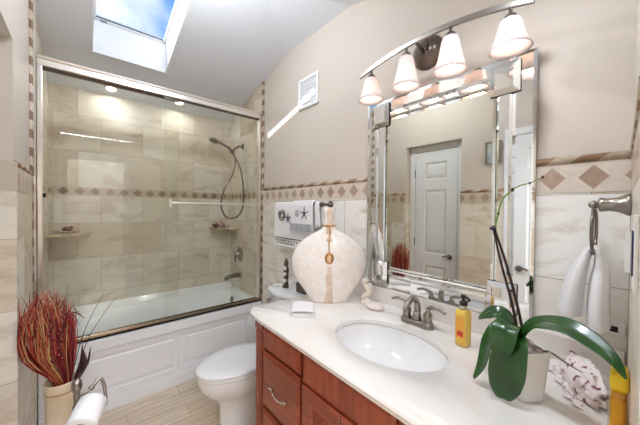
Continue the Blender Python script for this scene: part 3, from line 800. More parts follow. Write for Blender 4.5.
bm = B(); loft(bm, [egg(.510, .97, .178, .393), egg(.504, .97, .182, .398), egg(.504, .97, .182, .408), egg(.512, .965, .176, .414)]); obj('seat', bm, M_porc, to, smooth=True)
bm = B(); loft(bm, [egg(.508, .975, .178, .415), egg(.500, .98, .184, .419), egg(.500, .98, .184, .429), egg(.515, .97, .172, .437), egg(.58, .93, .12, .441), egg(.68, .86, .05, .442)]); obj('lid', bm, M_porc, to, smooth=True)
def dshape(x0, x1, hy_, z, n=10, fr=.05):
    o = []
    r = fr
    for i in range(n+1): t = PI/2*i/n; o.append(Vector((x0+r-r*math.cos(t)-.015*math.sin(t)*0, TY-hy_+r-r*math.sin(t)+0, z)))
    o = o[::-1]
    o = [Vector((x1, TY-hy_, z))] + [Vector((x0+r-r*math.sin(t), TY-hy_+r-r*math.cos(t), z)) for t in [PI/2*i/n for i in range(n+1)]]
    for i in range(1, 8): u = i/8; o.append(Vector((x0-.03*math.sin(PI*u), TY-hy_+r+(2*hy_-2*r)*u, z)))
    o += [Vector((x0+r-r*math.cos(t), TY+hy_-r+r*math.sin(t), z)) for t in [PI/2*i/n for i in range(n+1)]] + [Vector((x1, TY+hy_, z))]
    return o
bm = B(); loft(bm, [dshape(1.10, 1.285, .17, .385), dshape(1.09, 1.285, .18, .42), dshape(1.08, 1.285, .188, .765), dshape(1.08, 1.285, .188, .770)]); obj('tank', bm, M_porc, to, auto=50)
bm = B(); loft(bm, [dshape(1.075, 1.288, .192, .771), dshape(1.066, 1.29, .198, .777), dshape(1.066, 1.29, .198, .797), dshape(1.074, 1.288, .192, .806), dshape(1.09, 1.28, .178, .809)]); obj('tank_lid', bm, M_porc, to, auto=60)
bm = B(); lathe(bm, [(.014, 0), (.014, .01), (.008, .016)], (1.072, TY+.14, .715), (-1, 0, 0), 14); tube(bm, [(1.056, TY+.14, .715), (1.045, TY+.125, .713), (1.04, TY+.07, .706)], [.006, .006, .007], 8); obj('flush_lever', bm, M_nickel, to, smooth=True)
for s in (1, -1): obj('lid_hinge', box(B(), .95, .985, TY+s*.07-.02, TY+s*.07+.02, .40, .435), M_porc, to, bevel=.006)

# things on the tank lid
ZK = .810
M_driftdark = mat('dark_carved_wood', (58, 44, 38), .55, noise=((104, 86, 74), 30))
M_plaster = mat('white_plaster', (238, 232, 226), .7)
bm = B(); prof = [(.026, 0), (.030, .01), (.020, .022), (.013, .05), (.020, .075), (.015, .10), (.022, .13), (.014, .16), (.019, .185), (.010, .21), (.002, .225)]
lathe(bm, prof, (1.165, 1.735, ZK), n=16)
fig = tag(place(obj('carved_figurine', bm, M_driftdark, smooth=True), (1.165, 1.735, ZK)), 'slim dark carved figurine with white shell beads on the toilet tank', 'figurine')
for i, z in enumerate((.055, .105, .15)):
    bm = B(); ball(bm, (1.143, 1.72, ZK+z), .013, 12, (1, 1, 1.2)); obj('white_bead', bm, M_plaster, fig, smooth=True)
def starfish(c, r, tilt, rotz, m, label, h=.012, par=None):
    bm = B(); n = 5; top = bm.verts.new((0, 0, h)); ring = []
    for i in range(n*2):
        a = PI*i/n; rr = r if i % 2 == 0 else r*.36; ring.append(bm.verts.new((rr*math.cos(a), rr*math.sin(a), 0)))
    bot = bm.verts.new((0, 0, -h*.3))
    for i in range(n*2): j = (i+1) % (n*2); bm.faces.new([top, ring[i], ring[j]]); bm.faces.new([bot, ring[j], ring[i]])
    Mx = Matrix.Translation(Vector(c)) @ Matrix.Rotation(rotz, 4, 'Z') @ Matrix.Rotation(tilt, 4, 'Y')
    bmesh.ops.transform(bm, matrix=Mx, verts=bm.verts)
    o = place(obj('starfish', bm, m, bevel=.003), (c[0], c[1], c[2])); return tag(o, label, 'starfish')
starfish((1.125, 1.815, ZK+.005), .05, 0, .3, M_plaster, 'white starfish lying flat at the far end of the toilet tank', .016)
starfish((1.135, 1.635, ZK+.046), .045, math.radians(-75), -.5, M_plaster, 'white starfish standing upright on the toilet tank in front of the dark box', .014)
bm = B(); box(bm, 1.16, 1.27, 1.50, 1.60, ZK, ZK+.055)
bx_ = obj('keepsake_box', bm, M_driftdark, bevel=.004); tag(place(bx_, (1.215, 1.55, ZK)), 'small dark box on the toilet tank behind the white vase', 'box')
bm = B(); box(bm, 1.157, 1.273, 1.497, 1.603, ZK+.0555, ZK+.066); obj('box_lid', bm, M_driftdark, bx_, bevel=.003)

# ---------------------------------------------------------------- vent on the wall
vt = thing('wall_vent', 'square white louvred vent cover on the wall above the towels', 'vent', (1.31, 1.655, 2.18))
bm = B(); y0, y1, z0, z1 = 1.535, 1.774, 2.188, 2.42
for a, b, c, d in ((y0, y1, z0, z0+.022), (y0, y1, z1-.022, z1), (y0, y0+.022, z0+.022, z1-.022), (y1-.022, y1, z0+.022, z1-.022)): box(bm, 1.292, 1.3095, a, b, c, d)
obj('frame', bm, P_white, vt, bevel=.003)
M_vent = mat('vent_grey_white', (220, 221, 224), .45)
bm = B(); box(bm, 1.301, 1.309, y0+.022, y1-.022, z0+.022, z1-.022); obj('panel', bm, M_vent, vt)
for k in range(7):
    z = z0+.038+k*.026; bm = B(); prism(bm, [(1.300, z), (1.303, z+.014), (1.3012, z+.0145), (1.2975, z)], y0+.024, y1-.024, 'Y'); obj('louvre', bm, M_vent, vt)

# ---------------------------------------------------------------- mirror
mr = thing('wall_mirror', 'large wall mirror with mirrored frame and square corner blocks over the sink', 'mirror', (1.30, .65, .973))
MY0, MY1, MZ0, MZ1 = .25, 1.055, .972, 2.022
bm = B(); box(bm, 1.288, 1.3095, MY0+.004, MY1-.004, MZ0+.004, MZ1-.004); obj('backing', bm, mat('black_mirror_backing', (30, 30, 32), .6), mr)
def plate(name, y0, y1, z0, z1, xb, xf, bv, dp, p=mr, m=M_mirror2):
    bm = B()
    def q(t, x): return [Vector((x, a, b)) for a, b in ((y0+t, z0+t), (y1-t, z0+t), (y1-t, z1-t), (y0+t, z1-t))]
    loft(bm, [q(0, xb), q(0, xf+dp), q(bv, xf)])
    if name in ('corner_block', 'centre_glass'):
        bm.faces.ensure_lookup_table()
        for f in bm.faces[:4]: f.material_index = 1
        return obj(name, bm, [m, M_black], p)
    return obj(name, bm, m, p)
plate('centre_glass', MY0+.133, MY1-.133, MZ0+.108, MZ1-.108, 1.288, 1.2835, .012, .0015, m=M_mirror)
ow = .078; oh = .068
for a, b, c, d in ((MY0, MY0+ow, MZ0, MZ1), (MY1-ow, MY1, MZ0, MZ1), (MY0+ow, MY1-ow, MZ0, MZ0+oh), (MY0+ow, MY1-ow, MZ1-oh, MZ1)):
    plate('outer_frame_strip', a, b, c, d, 1.288, 1.284, .012, .002)
for a, b, c, d in ((MY0+ow, MY0+.13, MZ0+oh, MZ1-oh), (MY1-.13, MY1-ow, MZ0+oh, MZ1-oh), (MY0+.13, MY1-.13, MZ0+oh, MZ0+.105), (MY0+.13, MY1-.13, MZ1-.105, MZ1-oh)):
    plate('inner_frame_strip', a, b, c, d, 1.288, 1.279, .008, .004)
for a in (MY0+.050, MY1-.154):
    for c in (MZ0+.022, MZ1-.022-.125):
        plate('corner_block', a, a+.104, c, c+.125, 1.288, 1.262, .020, .012)

# ---------------------------------------------------------------- vanity light
vlg = thing('vanity_light_bar', 'arched brushed nickel light bar with four frosted bell shades above the mirror', 'light fixture', (1.31, .615, 2.1))
def bowx(y): return 1.155 - .0*(1-((y-.63)/.37)**2)
def barz(y): return H+.772-.10*((y-.64)/.40)**2*.6
bm = B(); pts = [(1.15, y, barz(y)) for y in [.235+.035*i for i in range(23)]]
rings = []
for p in pts:
    x, y, z = p; rings.append([Vector((x-.005, y, z-.012)), Vector((x+.005, y, z-.012)), Vector((x+.005, y, z+.012)), Vector((x-.005, y, z+.012))])
loft(bm, rings); obj('arched_bar', bm, M_nickel, vlg, bevel=.003)
bm = B(); lathe(bm, [(.082, 0), (.080, .012), (.066, .022), (.060, .032), (.046, .042), (.012, .048), (.010, .06)], (1.31, .695, H+.785), (-1, 0, 0), 30, sx=1.0, sy=1.0)
tube(bm, [(1.27, .695, H+.775), (1.15, .675, barz(.675))], .008, 10)
tube(bm, [(1.27, .68, H+.775), (1.15, .60, barz(.60))], .006, 10)
obj('wall_canopy', bm, M_dnickel, vlg, smooth=True)
def shade_mat():
    m = bpy.data.materials.new('frosted_alabaster_glass'); m.use_nodes = True; n = m.node_tree; n.nodes.clear()
    o = N(n, 'ShaderNodeOutputMaterial'); a = N(n, 'ShaderNodeBsdfTranslucent'); b = N(n, 'ShaderNodeBsdfPrincipled'); mx = N(n, 'ShaderNodeMixShader')
    a.inputs['Color'].default_value = lin((250, 242, 240)); b.inputs['Base Color'].default_value = lin((244, 234, 236)); b.inputs['Roughness'].default_value = .3
    mx.inputs['Fac'].default_value = .62; n.links.new(a.outputs[0], mx.inputs[1]); n.links.new(b.outputs[0], mx.inputs[2]); n.links.new(mx.outputs[0], o.inputs['Surface']); return m
M_shade = shade_mat(); M_bulb = mat('glowing_bulb', (255, 232, 200), .5, emit=4)
for i, y in enumerate((.926, .720, .515, .304)):
    zt = barz(y); z0 = H+.572
    bm = B(); lathe(bm, [(.006, 0), (.006, -.030), (.019, -.030), (.021, -.052), (.017, -.056)], (1.15, y, zt-.008), n=16); obj('socket_stem', bm, M_nickel, vlg, smooth=True)
    ztop = zt-.052
    bm = B(); hh = ztop-z0
    pr = [(.022, hh), (.031, hh*.97), (.036, hh*.85), (.042, hh*.6), (.049, hh*.36), (.058, hh*.14), (.067, 0)]
    lathe(bm, pr, (1.15, y, z0), n=28, cap=(True, False))
    g = obj('bell_shade', bm, M_shade, vlg, smooth=True)
    s = g.modifiers.new('thickness', 'SOLIDIFY'); s.thickness = .003
    bm = B(); lathe(bm, [(.012, .07), (.018, .05), (.026, .03), (.027, .018), (.02, .003), (.004, -.003)], (1.15, y, z0+.016), n=18); bl = obj('bulb', bm, M_bulb, vlg, smooth=True)
    l = lamp('bulb_light', 'POINT', (1.15, y, z0+.03), 0.26, (1, .95, .90), .03)
    l.parent = vlg; l.matrix_parent_inverse = Matrix.Translation(-Vector((1.31, .615, 2.1)))

# ---------------------------------------------------------------- towel bar by the toilet
tb = thing('towel_bar', 'dark nickel towel bar on the tiled wall beside the toilet', 'towel bar', (1.30, 1.7, 1.44))
bm = B(); tube(bm, [(1.222, 1.375, 1.44), (1.222, 1.975, 1.44)], .009, 12); obj('bar', bm, M_dnickel, tb, smooth=True)
for y in (1.39, 1.958):
    bm = B(); lathe(bm, [(.026, 0), (.026, .006), (.014, .014), (.009, .03), (.010, .06), (.017, .072), (.017, .086), (.008, .094)], (1.30, y, 1.44), (-1, 0, 0), 18); obj('post', bm, M_dnickel, tb, smooth=True)
M_towel = mat('white_terry', (244, 242, 244), .9, bump=.5, bscale=420, sheen=.3)
def towel(name, y0, y1, ztop, zf, zb, xr, th, label, group=None, skewy=0, m=M_towel, wav=.003):
    """folded towel hung over the bar at x=1.222"""
    P = []; R0 = xr
    prof = [(1.222-R0-.004, zf), (1.222-R0, zf+.06), (1.222-R0, ztop-.03), (1.222-R0*.7, ztop-.004), (1.222, ztop+.004), (1.222+R0*.7, ztop-.004), (1.222+R0, ztop-.03), (1.222+R0, zb)]
    prof2 = []
    for (a, b), (c, d) in zip(prof, prof[1:]):
        for k in range(4): prof2.append((a+(c-a)*k/4, b+(d-b)*k/4))
    prof2.append(prof[-1])
    for (x, z) in prof2:
        row = []
        for j in range(13):
            u = j/12; y = y0+(y1-y0)*u; drop = (ztop-z)
            row.append(Vector((x + wav*math.sin(u*9+2)*min(1, drop*6)*(1 if x > 1.222 else 1), y - skewy*drop, z)))
        P.append(row)
    o = sheet(name, P, th, m); place(o, (1.222, (y0+y1)/2, zf)); return tag(o, label, 'towel', group)
t1 = towel('hand_towel', 1.49, 1.972, 1.452, 1.105, 1.15, .017, .010, 'larger white hand towel with embroidered shell and dark-dotted hem over the bar')
t2 = towel('hand_towel', 1.455, 1.715, 1.463, 1.225, 1.30, .0285, .009, 'smaller white towel with starfish and grey striped band over the larger towel')
t3 = towel('washcloth', 1.408, 1.452, 1.452, 1.285, 1.30, .017, .010, 'narrow cream cloth at the near end of the towel bar', skewy=.12)
# embroidery on the towels
M_thread = mat('olive_grey_embroidery', (120, 112, 92), .8); M_thread2 = mat('slate_embroidery', (78, 84, 92), .8)
M_band = mat('grey_striped_band', (196, 196, 200), .8, noise=((150, 150, 156), 60, (1, 3, .05)))
xf1 = 1.222-.017-.0065; 
bm = B(); c = Vector((xf1-.001, 1.845, 1.36)); pts = []
for i in range(26):
    a = i/25*4.2*PI; r = .012+.040*i/25; pts.append((c.x-.001, c.y+r*math.cos(a), c.z+r*math.sin(a)*.95))
tube(bm, pts, .0045, 6, k=2); obj('shell_embroidery', bm, M_thread, t1, smooth=True)
def flat_star(y, z, r, x, p, m):
    bm = B(); 
    for i in range(5):
        a = 2*PI*i/5+.3; tube(bm, [(x, y, z), (x, y+r*math.cos(a), z+r*math.sin(a))], [.006, .002], 6, smooth=False)
    obj('starfish_embroidery', bm, m, p, smooth=True)
flat_star(1.765, 1.335, .042, xf1-.001, t1, M_thread2)
for k in range(12):
    bm = B(); y = 1.53+k*.036; box(bm, xf1-.0035, xf1+.002, y, y+.014, 1.150, 1.162); obj('hem_dot', bm, M_thread, t1)
bm = B(); box(bm, xf1-.0025, xf1+.002, 1.50, 1.955, 1.172, 1.180); box(bm, xf1-.0025, xf1+.002, 1.50, 1.955, 1.132, 1.139); obj('hem_piping', bm, M_thread, t1)
xf2 = 1.222-.0285-.006
flat_star(1.545, 1.375, .05, xf2-.001, t2, M_thread2)
bm = B(); ball(bm, (xf2, 1.635, 1.375), .026, 12, (.08, 1, 1)); obj('shell_embroidery', bm, mat('pale_grey_embroidery', (196, 190, 194), .8), t2, smooth=True)
bm = B(); box(bm, xf2-.0085, xf2-.0045, 1.457, 1.713, 1.243, 1.300); obj('striped_band', bm, M_band, t2)

# ---------------------------------------------------------------- the big white vase
VA = math.atan2(1.05, 1.19)                                # faces the camera
vc = Vector((1.073, 1.158, ZC+.001))
def pearl():
    m, n, b = nodes('mother_of_pearl_mosaic')
    t = N(n, 'ShaderNodeTexCoord'); v = N(n, 'ShaderNodeTexVoronoi'); v.inputs['Scale'].default_value = 40
    r = N(n, 'ShaderNodeValToRGB'); r.color_ramp.elements[0].color = lin((242, 230, 220)); r.color_ramp.elements[1].color = lin((250, 246, 243))
    e2 = r.color_ramp.elements.new(.45); e2.color = lin((246, 237, 230))
    n.links.new(t.outputs['Object'], v.inputs['Vector']); n.links.new(v.outputs['Color'], r.inputs['Fac'])
    # drip of gold leaf below the medallion
    s = N(n, 'ShaderNodeSeparateXYZ'); n.links.new(t.outputs['Object'], s.inputs[0])
    def M(op, x, y):
        k = N(n, 'ShaderNodeMath', operation=op)
        for i, q in enumerate((x, y)):
            if isinstance(q, (int, float)): k.inputs[i].default_value = q
            else: n.links.new(q, k.inputs[i])
        return k.outputs[0]
    z = N(n, 'ShaderNodeTexNoise'); z.inputs['Scale'].default_value = 14; n.links.new(t.outputs['Object'], z.inputs['Vector'])
    wd = M('SUBTRACT', .026, M('MULTIPLY', s.outputs['Z'], .08))
    ax = M('ABSOLUTE', M('ADD', s.outputs['X'], M('MULTIPLY', M('SUBTRACT', z.outputs['Fac'], .5), .03)), 0)
    low = M('MULTIPLY', M('LESS_THAN', ax, wd), M('LESS_THAN', s.outputs['Z'], .21))
    up = M('MULTIPLY', M('LESS_THAN', ax, .014), M('GREATER_THAN', s.outputs['Z'], .385))
    k = M('MULTIPLY', M('MAXIMUM', low, up), M('MULTIPLY', 1.05, z.outputs['Fac']))
    mx = N(n, 'ShaderNodeMix', data_type='RGBA'); mx.inputs['B'].default_value = lin((206, 160, 112))
    n.links.new(k, mx.inputs['Factor']); n.links.new(r.outputs['Color'], mx.inputs['A']); n.links.new(mx.outputs['Result'], b.inputs['Base Color'])
    b.inputs['Roughness'].default_value = .22; b.inputs['Coat Weight'].default_value = .4
    return m
vs_ = thing('bottle_vase', 'large flat round white mother-of-pearl vase with gold pendant on the counter', 'vase', vc, -(VA))
bm = B(); P = [(0, .102, .052), (.012, .106, .055), (.04, .120, .060), (.075, .143, .066), (.11, .167, .069), (.15, .190, .071), (.19, .203, .072), (.225, .206, .071), (.26, .201, .068), (.295, .187, .063), (.33, .163, .056), (.36, .131, .048), (.385, .093, .039), (.402, .060, .032), (.415, .040, .029), (.43, .032, .026), (.46, .028, .024), (.485, .0275, .023), (.505, .030, .025), (.535, .036, .029), (.538, .031, .024), (.52, .022, .017)]
rings = []
for z, a, b_ in [(z_*1.0, a_*1.06, c_) for z_, a_, c_ in P]:
    ring = []
    for i in range(48):
        t = 2*PI*i/48; ring.append(Vector((a*math.cos(t), b_*(abs(math.sin(t))**.8)*(1 if math.sin(t) > 0 else -1), z)))
    rings.append(ring)
loft(bm, rings); obj('vase_body', bm, pearl(), vs_, smooth=True, local=True)
M_gold = mat('antique_gold', (190, 140, 84), .3, .8)
bm = B(); ball(bm, (0, -.066, .252), .028, 18, (.95, .35, 1.25)); obj('medallion', bm, M_gold, vs_, smooth=True, local=True)
bm = B(); ball(bm, (0, -.076, .252), .015, 14, (.9, .3, 1.3)); obj('medallion_stone', bm, mat('amber_stone', (226, 190, 150), .1, coat=.5), vs_, smooth=True, local=True)
bm = B(); ball(bm, (0, -.048, .352), .017, 14, (1, .4, 1)); obj('bead', bm, mat('cream_bead', (226, 190, 160), .3), vs_, smooth=True, local=True)
bm = B(); tube(bm, [(0, -.030, .43), (.004, -.038, .395), (0, -.048, .37), (-.002, -.060, .32), (0, -.070, .28)], .0035, 6); obj('cord', bm, M_gold, vs_, smooth=True, local=True)
bm = B(); lathe(bm, [(.028, -.006), (.033, 0), (.028, .006)], (0, 0, .432), n=24, sx=1.12, sy=1.0); obj('neck_collar', bm, M_gold, vs_, smooth=True, local=True)

# seahorse figurine
M_ivory = mat('ivory_resin', (244, 238, 228), .45, noise=((220, 206, 188), 40))
hx_, hy_ = 1.205, .985
bm = B(); lathe(bm, [(.036, 0), (.036, .008), (.026, .02), (.012, .03)], (hx_, hy_, ZC), n=20, sx=.8, sy=1.1)
dv = Vector((-.66, .75, 0)) * -1; dv = Vector((.75, -.66, 0))
def sp(a, z): return (hx_+dv.x*a, hy_+dv.y*a, ZC+z)
tube(bm, [sp(.004, .034), sp(-.014, .028), sp(-.020, .040), sp(-.008, .048), sp(.010, .058), sp(.016, .078), sp(.006, .098), sp(-.008, .112), sp(-.006, .128), sp(.006, .134)], [.008, .010, .011, .014, .022, .027, .025, .017, .019, .013], 10)
tube(bm, [sp(-.002, .128), sp(-.018, .124), sp(-.028, .117)], [.013, .008, .006], 8)
for k in range(6): ball(bm, sp(.030-.005*k, .065+.013*k), .007, 8)
tag(place(obj('seahorse_figurine', bm, M_ivory, smooth=True), (hx_, hy_, ZC)), 'small ivory seahorse figurine on the counter beside the big vase', 'figurine')
# shell soap
bm = B(); ball(bm, (1.165, .905, ZC+.018), .052, 24, (.72, 1.1, .36))
for v in bm.verts:
    a = math.atan2(v.co.y-.905, v.co.x-1.12); v.co.z += .0035*math.sin(a*14)*(1 if v.co.z > ZC+.012 else 0)
tag(place(obj('scallop_soap', bm, mat('pink_white_soap', (246, 232, 226), .4), smooth=True), (1.165, .905, ZC)), 'pinkish white shell-shaped soap lying between the seahorse and the faucet', 'soap')

# folded washcloth on the corner of the counter
wc = thing('washcloth', 'folded white washcloth lying on the near-left counter corner', 'towel', (.845, 1.105, ZC+.001), math.radians(-38))
def fold(name, w_, d_, z0, z1, off=0):
    bm = B(); rings = []
    for z, i_ in ((z0, .004), (z0+.003, 0), (z1-.003, 0), (z1, .005)):
        rings.append(rrect(off, 0, w_/2-i_, d_/2-i_, .012, z, 4))
    loft(bm, rings); return obj(name, bm, M_towel, wc, smooth=True, local=True)
fold('lower_fold', .125, .145, 0, .0095); fold('middle_fold', .118, .14, .0097, .018, .002)
bm = B(); P_ = []
for i in range(16):
    t = i/15; x = -.060+.12*t; P_.append([Vector((x, -.072+.144*j/10, .0225 + .009*math.sin(PI*t)**.5 + .002*math.sin(j*1.3+i*.4) - (.010 if i == 0 or i == 15 else 0))) for j in range(11)])
sheet('top_fold', P_, .006, M_towel, wc, 1, True)

# ---------------------------------------------------------------- soap bottle
sx_, sy_ = 1.126, .437
sb = thing('soap_dispenser', 'clear pump bottle of golden yellow liquid soap beside the faucet', 'bottle', (sx_, sy_, ZC), math.radians(-10))
def sq(r, z, k=.5, n=28, sx=1, sy=1):
    o = []
    for i in range(n):
        t = 2*PI*i/n; c_, s_ = math.cos(t), math.sin(t); o.append(Vector((r*sx*(abs(c_)**k)*(1 if c_ > 0 else -1), r*sy*(abs(s_)**k)*(1 if s_ > 0 else -1), z)))
    return o
M_yel = mat('golden_liquid_soap', (255, 212, 96), .12, trans=.15, coat=.5, ior=1.34)
bm = B(); loft(bm, [sq(.020, .002), sq(.0235, .006), sq(.024, .05), sq(.024, .122), sq(.0225, .134), sq(.018, .142)]); obj('liquid_body', bm, M_yel, sb, smooth=True, local=True)
bm = B(); loft(bm, [sq(.0175, .1425, 1), sq(.013, .152, 1), sq(.0125, .160, 1)]); obj('neck', bm, mat('clear_plastic_neck', (236, 228, 206), .1, trans=.5), sb, smooth=True, local=True)
bm = B(); lathe(bm, [(.0145, .158), (.0145, .172), (.005, .174), (.005, .186), (.011, .187), (.011, .197), (.004, .199)], n=18); tube(bm, [(0, 0, .192), (-.01, -.02, .193), (-.018, -.036, .187)], [.006, .0055, .004], 8); obj('pump', bm, M_black, sb, smooth=True, local=True)
for x, nm, c1, z0, z1, in ((-.0247, 'front_label', (240, 170, 70), .035, .115), (.0247, 'back_label', (232, 96, 40), .03, .12)):
    bm = B(); a, b = sorted((x, x*.96)); box(bm, a, b, -.0165, .0165, z0, z1); lb = obj(nm, bm, mat(nm+'_paper', c1, .5), sb, local=True)
    bm = B(); a, b = sorted((x*1.01, x*.98)); box(bm, a, b, -.014, .010, z0+.006, z0+.026); obj('red_patch', bm, mat('red_label_patch', (206, 62, 44), .5), lb, local=True)

# ---------------------------------------------------------------- orchid
px, py = .962, .205
op = thing('potted_orchid', 'orchid with broad dark green leaves and a bare budding stem in a white square pot', 'plant', (px, py, ZC))
ra = VA
M_pot = mat('glossy_white_ceramic', (248, 248, 248), .15, coat=.4)
def sqw(r, z, k=.5, n=40):
    rot = Matrix.Rotation(-.62, 4, 'Z')
    return [Vector((px, py, ZC)) + rot @ v for v in sq(r, z, k, n)]
bm = B(); loft(bm, [sqw(.036, 0), sqw(.0385, .004), sqw(.043, .07), sqw(.049, .138), sqw(.049, .141), sqw(.045, .141), sqw(.043, .120), sqw(.02, .119)]); obj('pot', bm, M_pot, op, smooth=True)
M_moss = mat('bark_and_moss', (74, 54, 44), .9, noise=((224, 208, 204), 40))
bm = B(); ball(bm, (px, py, ZC+.132), .041, 20, (1, 1, .45)); bm.normal_update(); noise_disp(bm, .018, 45); tag(obj('potting_bark', bm, M_moss, op, smooth=True), kind='stuff')
M_leaf = mat('orchid_leaf_green', (20, 62, 16), .26, coat=.25, noise=((36, 86, 24), 12))
M_stemg = mat('green_flower_stem', (112, 150, 62), .4); M_stake = mat('dark_brown_stake', (52, 30, 30), .5)
def leaf(pts, wid, upv, name='leaf', fold_=.12):
    """strap leaf along pts with half widths wid; upv = approximate top side direction at each point"""
    P = smooth_path(pts, 5); m_ = len(P); rows = []
    for i, p in enumerate(P):
        t = i/(m_-1); q = t*(len(wid)-1); a = min(int(q), len(wid)-2); w_ = wid[a]+(wid[a+1]-wid[a])*(q-a)
        tg = (P[min(i+1, m_-1)]-P[max(i-1, 0)]).normalized()
        q = t*(len(upv)-1); a = min(int(q), len(upv)-2); U = Vector(upv[a]).lerp(Vector(upv[a+1]), q-a)
        sd_ = tg.cross(U).normalized(); nn_ = sd_.cross(tg).normalized()
        rows.append([p + sd_*w_*k - nn_*(-abs(k))*w_*fold_*1.6 for k in (-1, -.75, -.4, 0, .4, .75, 1)])
    return sheet(name, rows, .0028, M_leaf, op, 1)
c0 = Vector((px-.01, py+.01, ZC+.135))
# a pixel-free layout: right = towards the short wall (-Y), left = towards the tub (+Y)
leaf([(.965, .222, 1.025), (.955, .19, 1.085), (.948, .155, 1.105), (.935, .11, 1.112), (.915, .062, 1.098), (.892, .028, 1.078), (.878, .008, 1.050)], [.012, .022, .028, .029, .024, .014, .0015], [(-.5, .2, .8), (-.5, .1, 1), (-.6, -.1, 1), (-.7, -.2, .9), (-.75, -.3, .8)])
leaf([(.958, .215, 1.02), (.925, .228, 1.082), (.892, .236, 1.075), (.872, .238, 1.035), (.868, .242, .995)], [.012, .024, .031, .034, .032, .024, .006], [(-.3, .3, 1), (-.6, .1, .8), (-1, -.1, .4), (-1, -.2, .05)])
leaf([(.955, .21, 1.02), (.905, .214, 1.055), (.884, .222, 1.01), (.878, .228, .95), (.876, .232, .889)], [.012, .024, .034, .040, .043, .043, .036, .014], [(-.6, .2, .9), (-1, .0, .3), (-1, -.2, 0), (-1, -.3, -.1)])
leaf([(.955, .225, 1.02), (.93, .262, 1.066), (.915, .283, 1.02), (.91, .296, .95), (.905, .318, .893)], [.012, .022, .024, .018, .003], [(-.3, .3, 1), (-.5, .5, .6), (-.8, .5, .2), (-.8, .5, .3)])
leaf([(.97, .222, 1.02), (.975, .262, 1.088), (.98, .30, 1.082), (.985, .335, 1.052)], [.012, .024, .024, .003], [(-.5, 0, 1), (-.7, .2, .9), (-.7, .4, .7)])
st = [Vector((px+.012, py+.0, ZC+.13)), Vector((px+.02, py+.022, ZC+.24)), Vector((px+.035, py+.06, ZC+.37)), Vector((px+.045, py+.098, ZC+.48))]
bm = B(); tube(bm, st, [.0042, .004, .004, .0035], 8); obj('stake', bm, M_stake, op, smooth=True)
bm = B(); tube(bm, [p+Vector((-.004, .012, 0)) for p in st[:3]] + [st[3]+Vector((0, .002, .0))], [.0042, .004, .0035, .003], 8); obj('flower_stem', bm, M_stake, op, smooth=True)
top = st[3]
bm = B(); br_ = [top+Vector((0, -.003, -.01)), top+Vector((.004, -.012, .04)), top+Vector((.008, -.022, .085)), top+Vector((.01, -.048, .115)), top+Vector((.015, -.068, .128)), top+Vector((.02, -.090, .134)), top+Vector((.022, -.120, .150))]
tube(bm, br_, [.003, .0028, .0025, .0024, .002, .0018, .0015], 8); obj('green_branch', bm, M_stemg, op, smooth=True)
for p, r in ((br_[3], .005), (br_[1], .004), (br_[-1], .0035), (br_[5], .003)):
    bm = B(); ball(bm, p, r, 8, (1, 1, 1.3)); obj('bud_node', bm, M_stake, op, smooth=True)
for z_, q in ((st[2].lerp(st[3], .92), .009), (st[1].lerp(st[2], .35), .006)):
    bm = B(); ball(bm, z_+Vector((-.002, .003, 0)), q, 10, (1, 1.2, .7)); obj('stem_clip', bm, mat('dark_clip', (50, 28, 60), .4), op, smooth=True)
bm = B(); tube(bm, [c0+Vector((.0, -.02, -.01)), c0+Vector((.02, -.06, .005)), c0+Vector((.03, -.10, -.015)), c0+Vector((.04, -.13, -.03))], [.003, .0028, .0025, .001], 7); obj('aerial_root', bm, mat('grey_green_root', (120, 128, 104), .6), op, smooth=True)

# small pale shell behind the pot
lumpy('seashell', (1.19, .36, ZC+.016), .022, (1, 1.3, .75), mat('blush_shell', (240, 216, 208), .4), .006, 40, 'small blush seashell on the counter between the soap bottle and the pot', 'shell')

# coral / lace murex on the counter by the short wall
def coral():
    m, n, b = nodes('speckled_coral')
    t = N(n, 'ShaderNodeTexCoord'); z = N(n, 'ShaderNodeTexNoise'); z.inputs['Scale'].default_value = 55; z.inputs['Detail'].default_value = 3
    r = N(n, 'ShaderNodeValToRGB'); r.color_ramp.elements[0].position = .56; r.color_ramp.elements[1].position = .64
    r.color_ramp.elements[0].color = lin((246, 234, 232)); r.color_ramp.elements[1].color = lin((140, 80, 96))
    n.links.new(t.outputs['Object'], z.inputs['Vector']); n.links.new(z.outputs['Fac'], r.inputs['Fac']); n.links.new(r.outputs['Color'], b.inputs['Base Color'])
    b.inputs['Roughness'].default_value = .6; return m
cl = thing('coral_shell', 'large frilly pink-white shell with maroon speckles lying by the potted orchid', 'shell', (1.13, .10, ZC+.001))
bm = B(); bmesh.ops.create_icosphere(bm, subdivisions=5, radius=1)
from mathutils import noise as mn
Rz = Matrix.Rotation(math.radians(21), 4, 'Z')
for v in bm.verts:
    d = v.co.copy(); n1 = mn.noise(d*3.1)*.20 + mn.noise(d*8)*.06 + mn.noise(d*18)*.02
    s = 1+n1; q = Vector((d.x*.115*s, d.y*.042*s, max(d.z, -.35)*.055*s + .02))
    v.co = Vector((1.135, .098, ZC+.004)) + Rz @ q
mz = min(v.co.z for v in bm.verts)
for v in bm.verts: v.co.z += ZC+.0012-mz
obj('shell_body', bm, coral(), cl, smooth=True)
M_frill = mat('white_frill', (244, 234, 232), .6)
for k in range(9):
    t = k/8; p = Vector((1.20-.185*t, .172-.085*t+.008*math.sin(k*2), ZC)); bm = B()
    rows = []
    for i in range(6):
        a = -1.2+2.4*i/5; rows.append([p + Vector((.017*math.sin(a), .0+.010*j, .004+.012*j/2*(.7+.5*math.sin(a*3+k)))) + Vector((0, .004*math.cos(a*2), 0)) for j in range(3)])
    sheet('frill', rows, .002, M_frill, cl, 1)

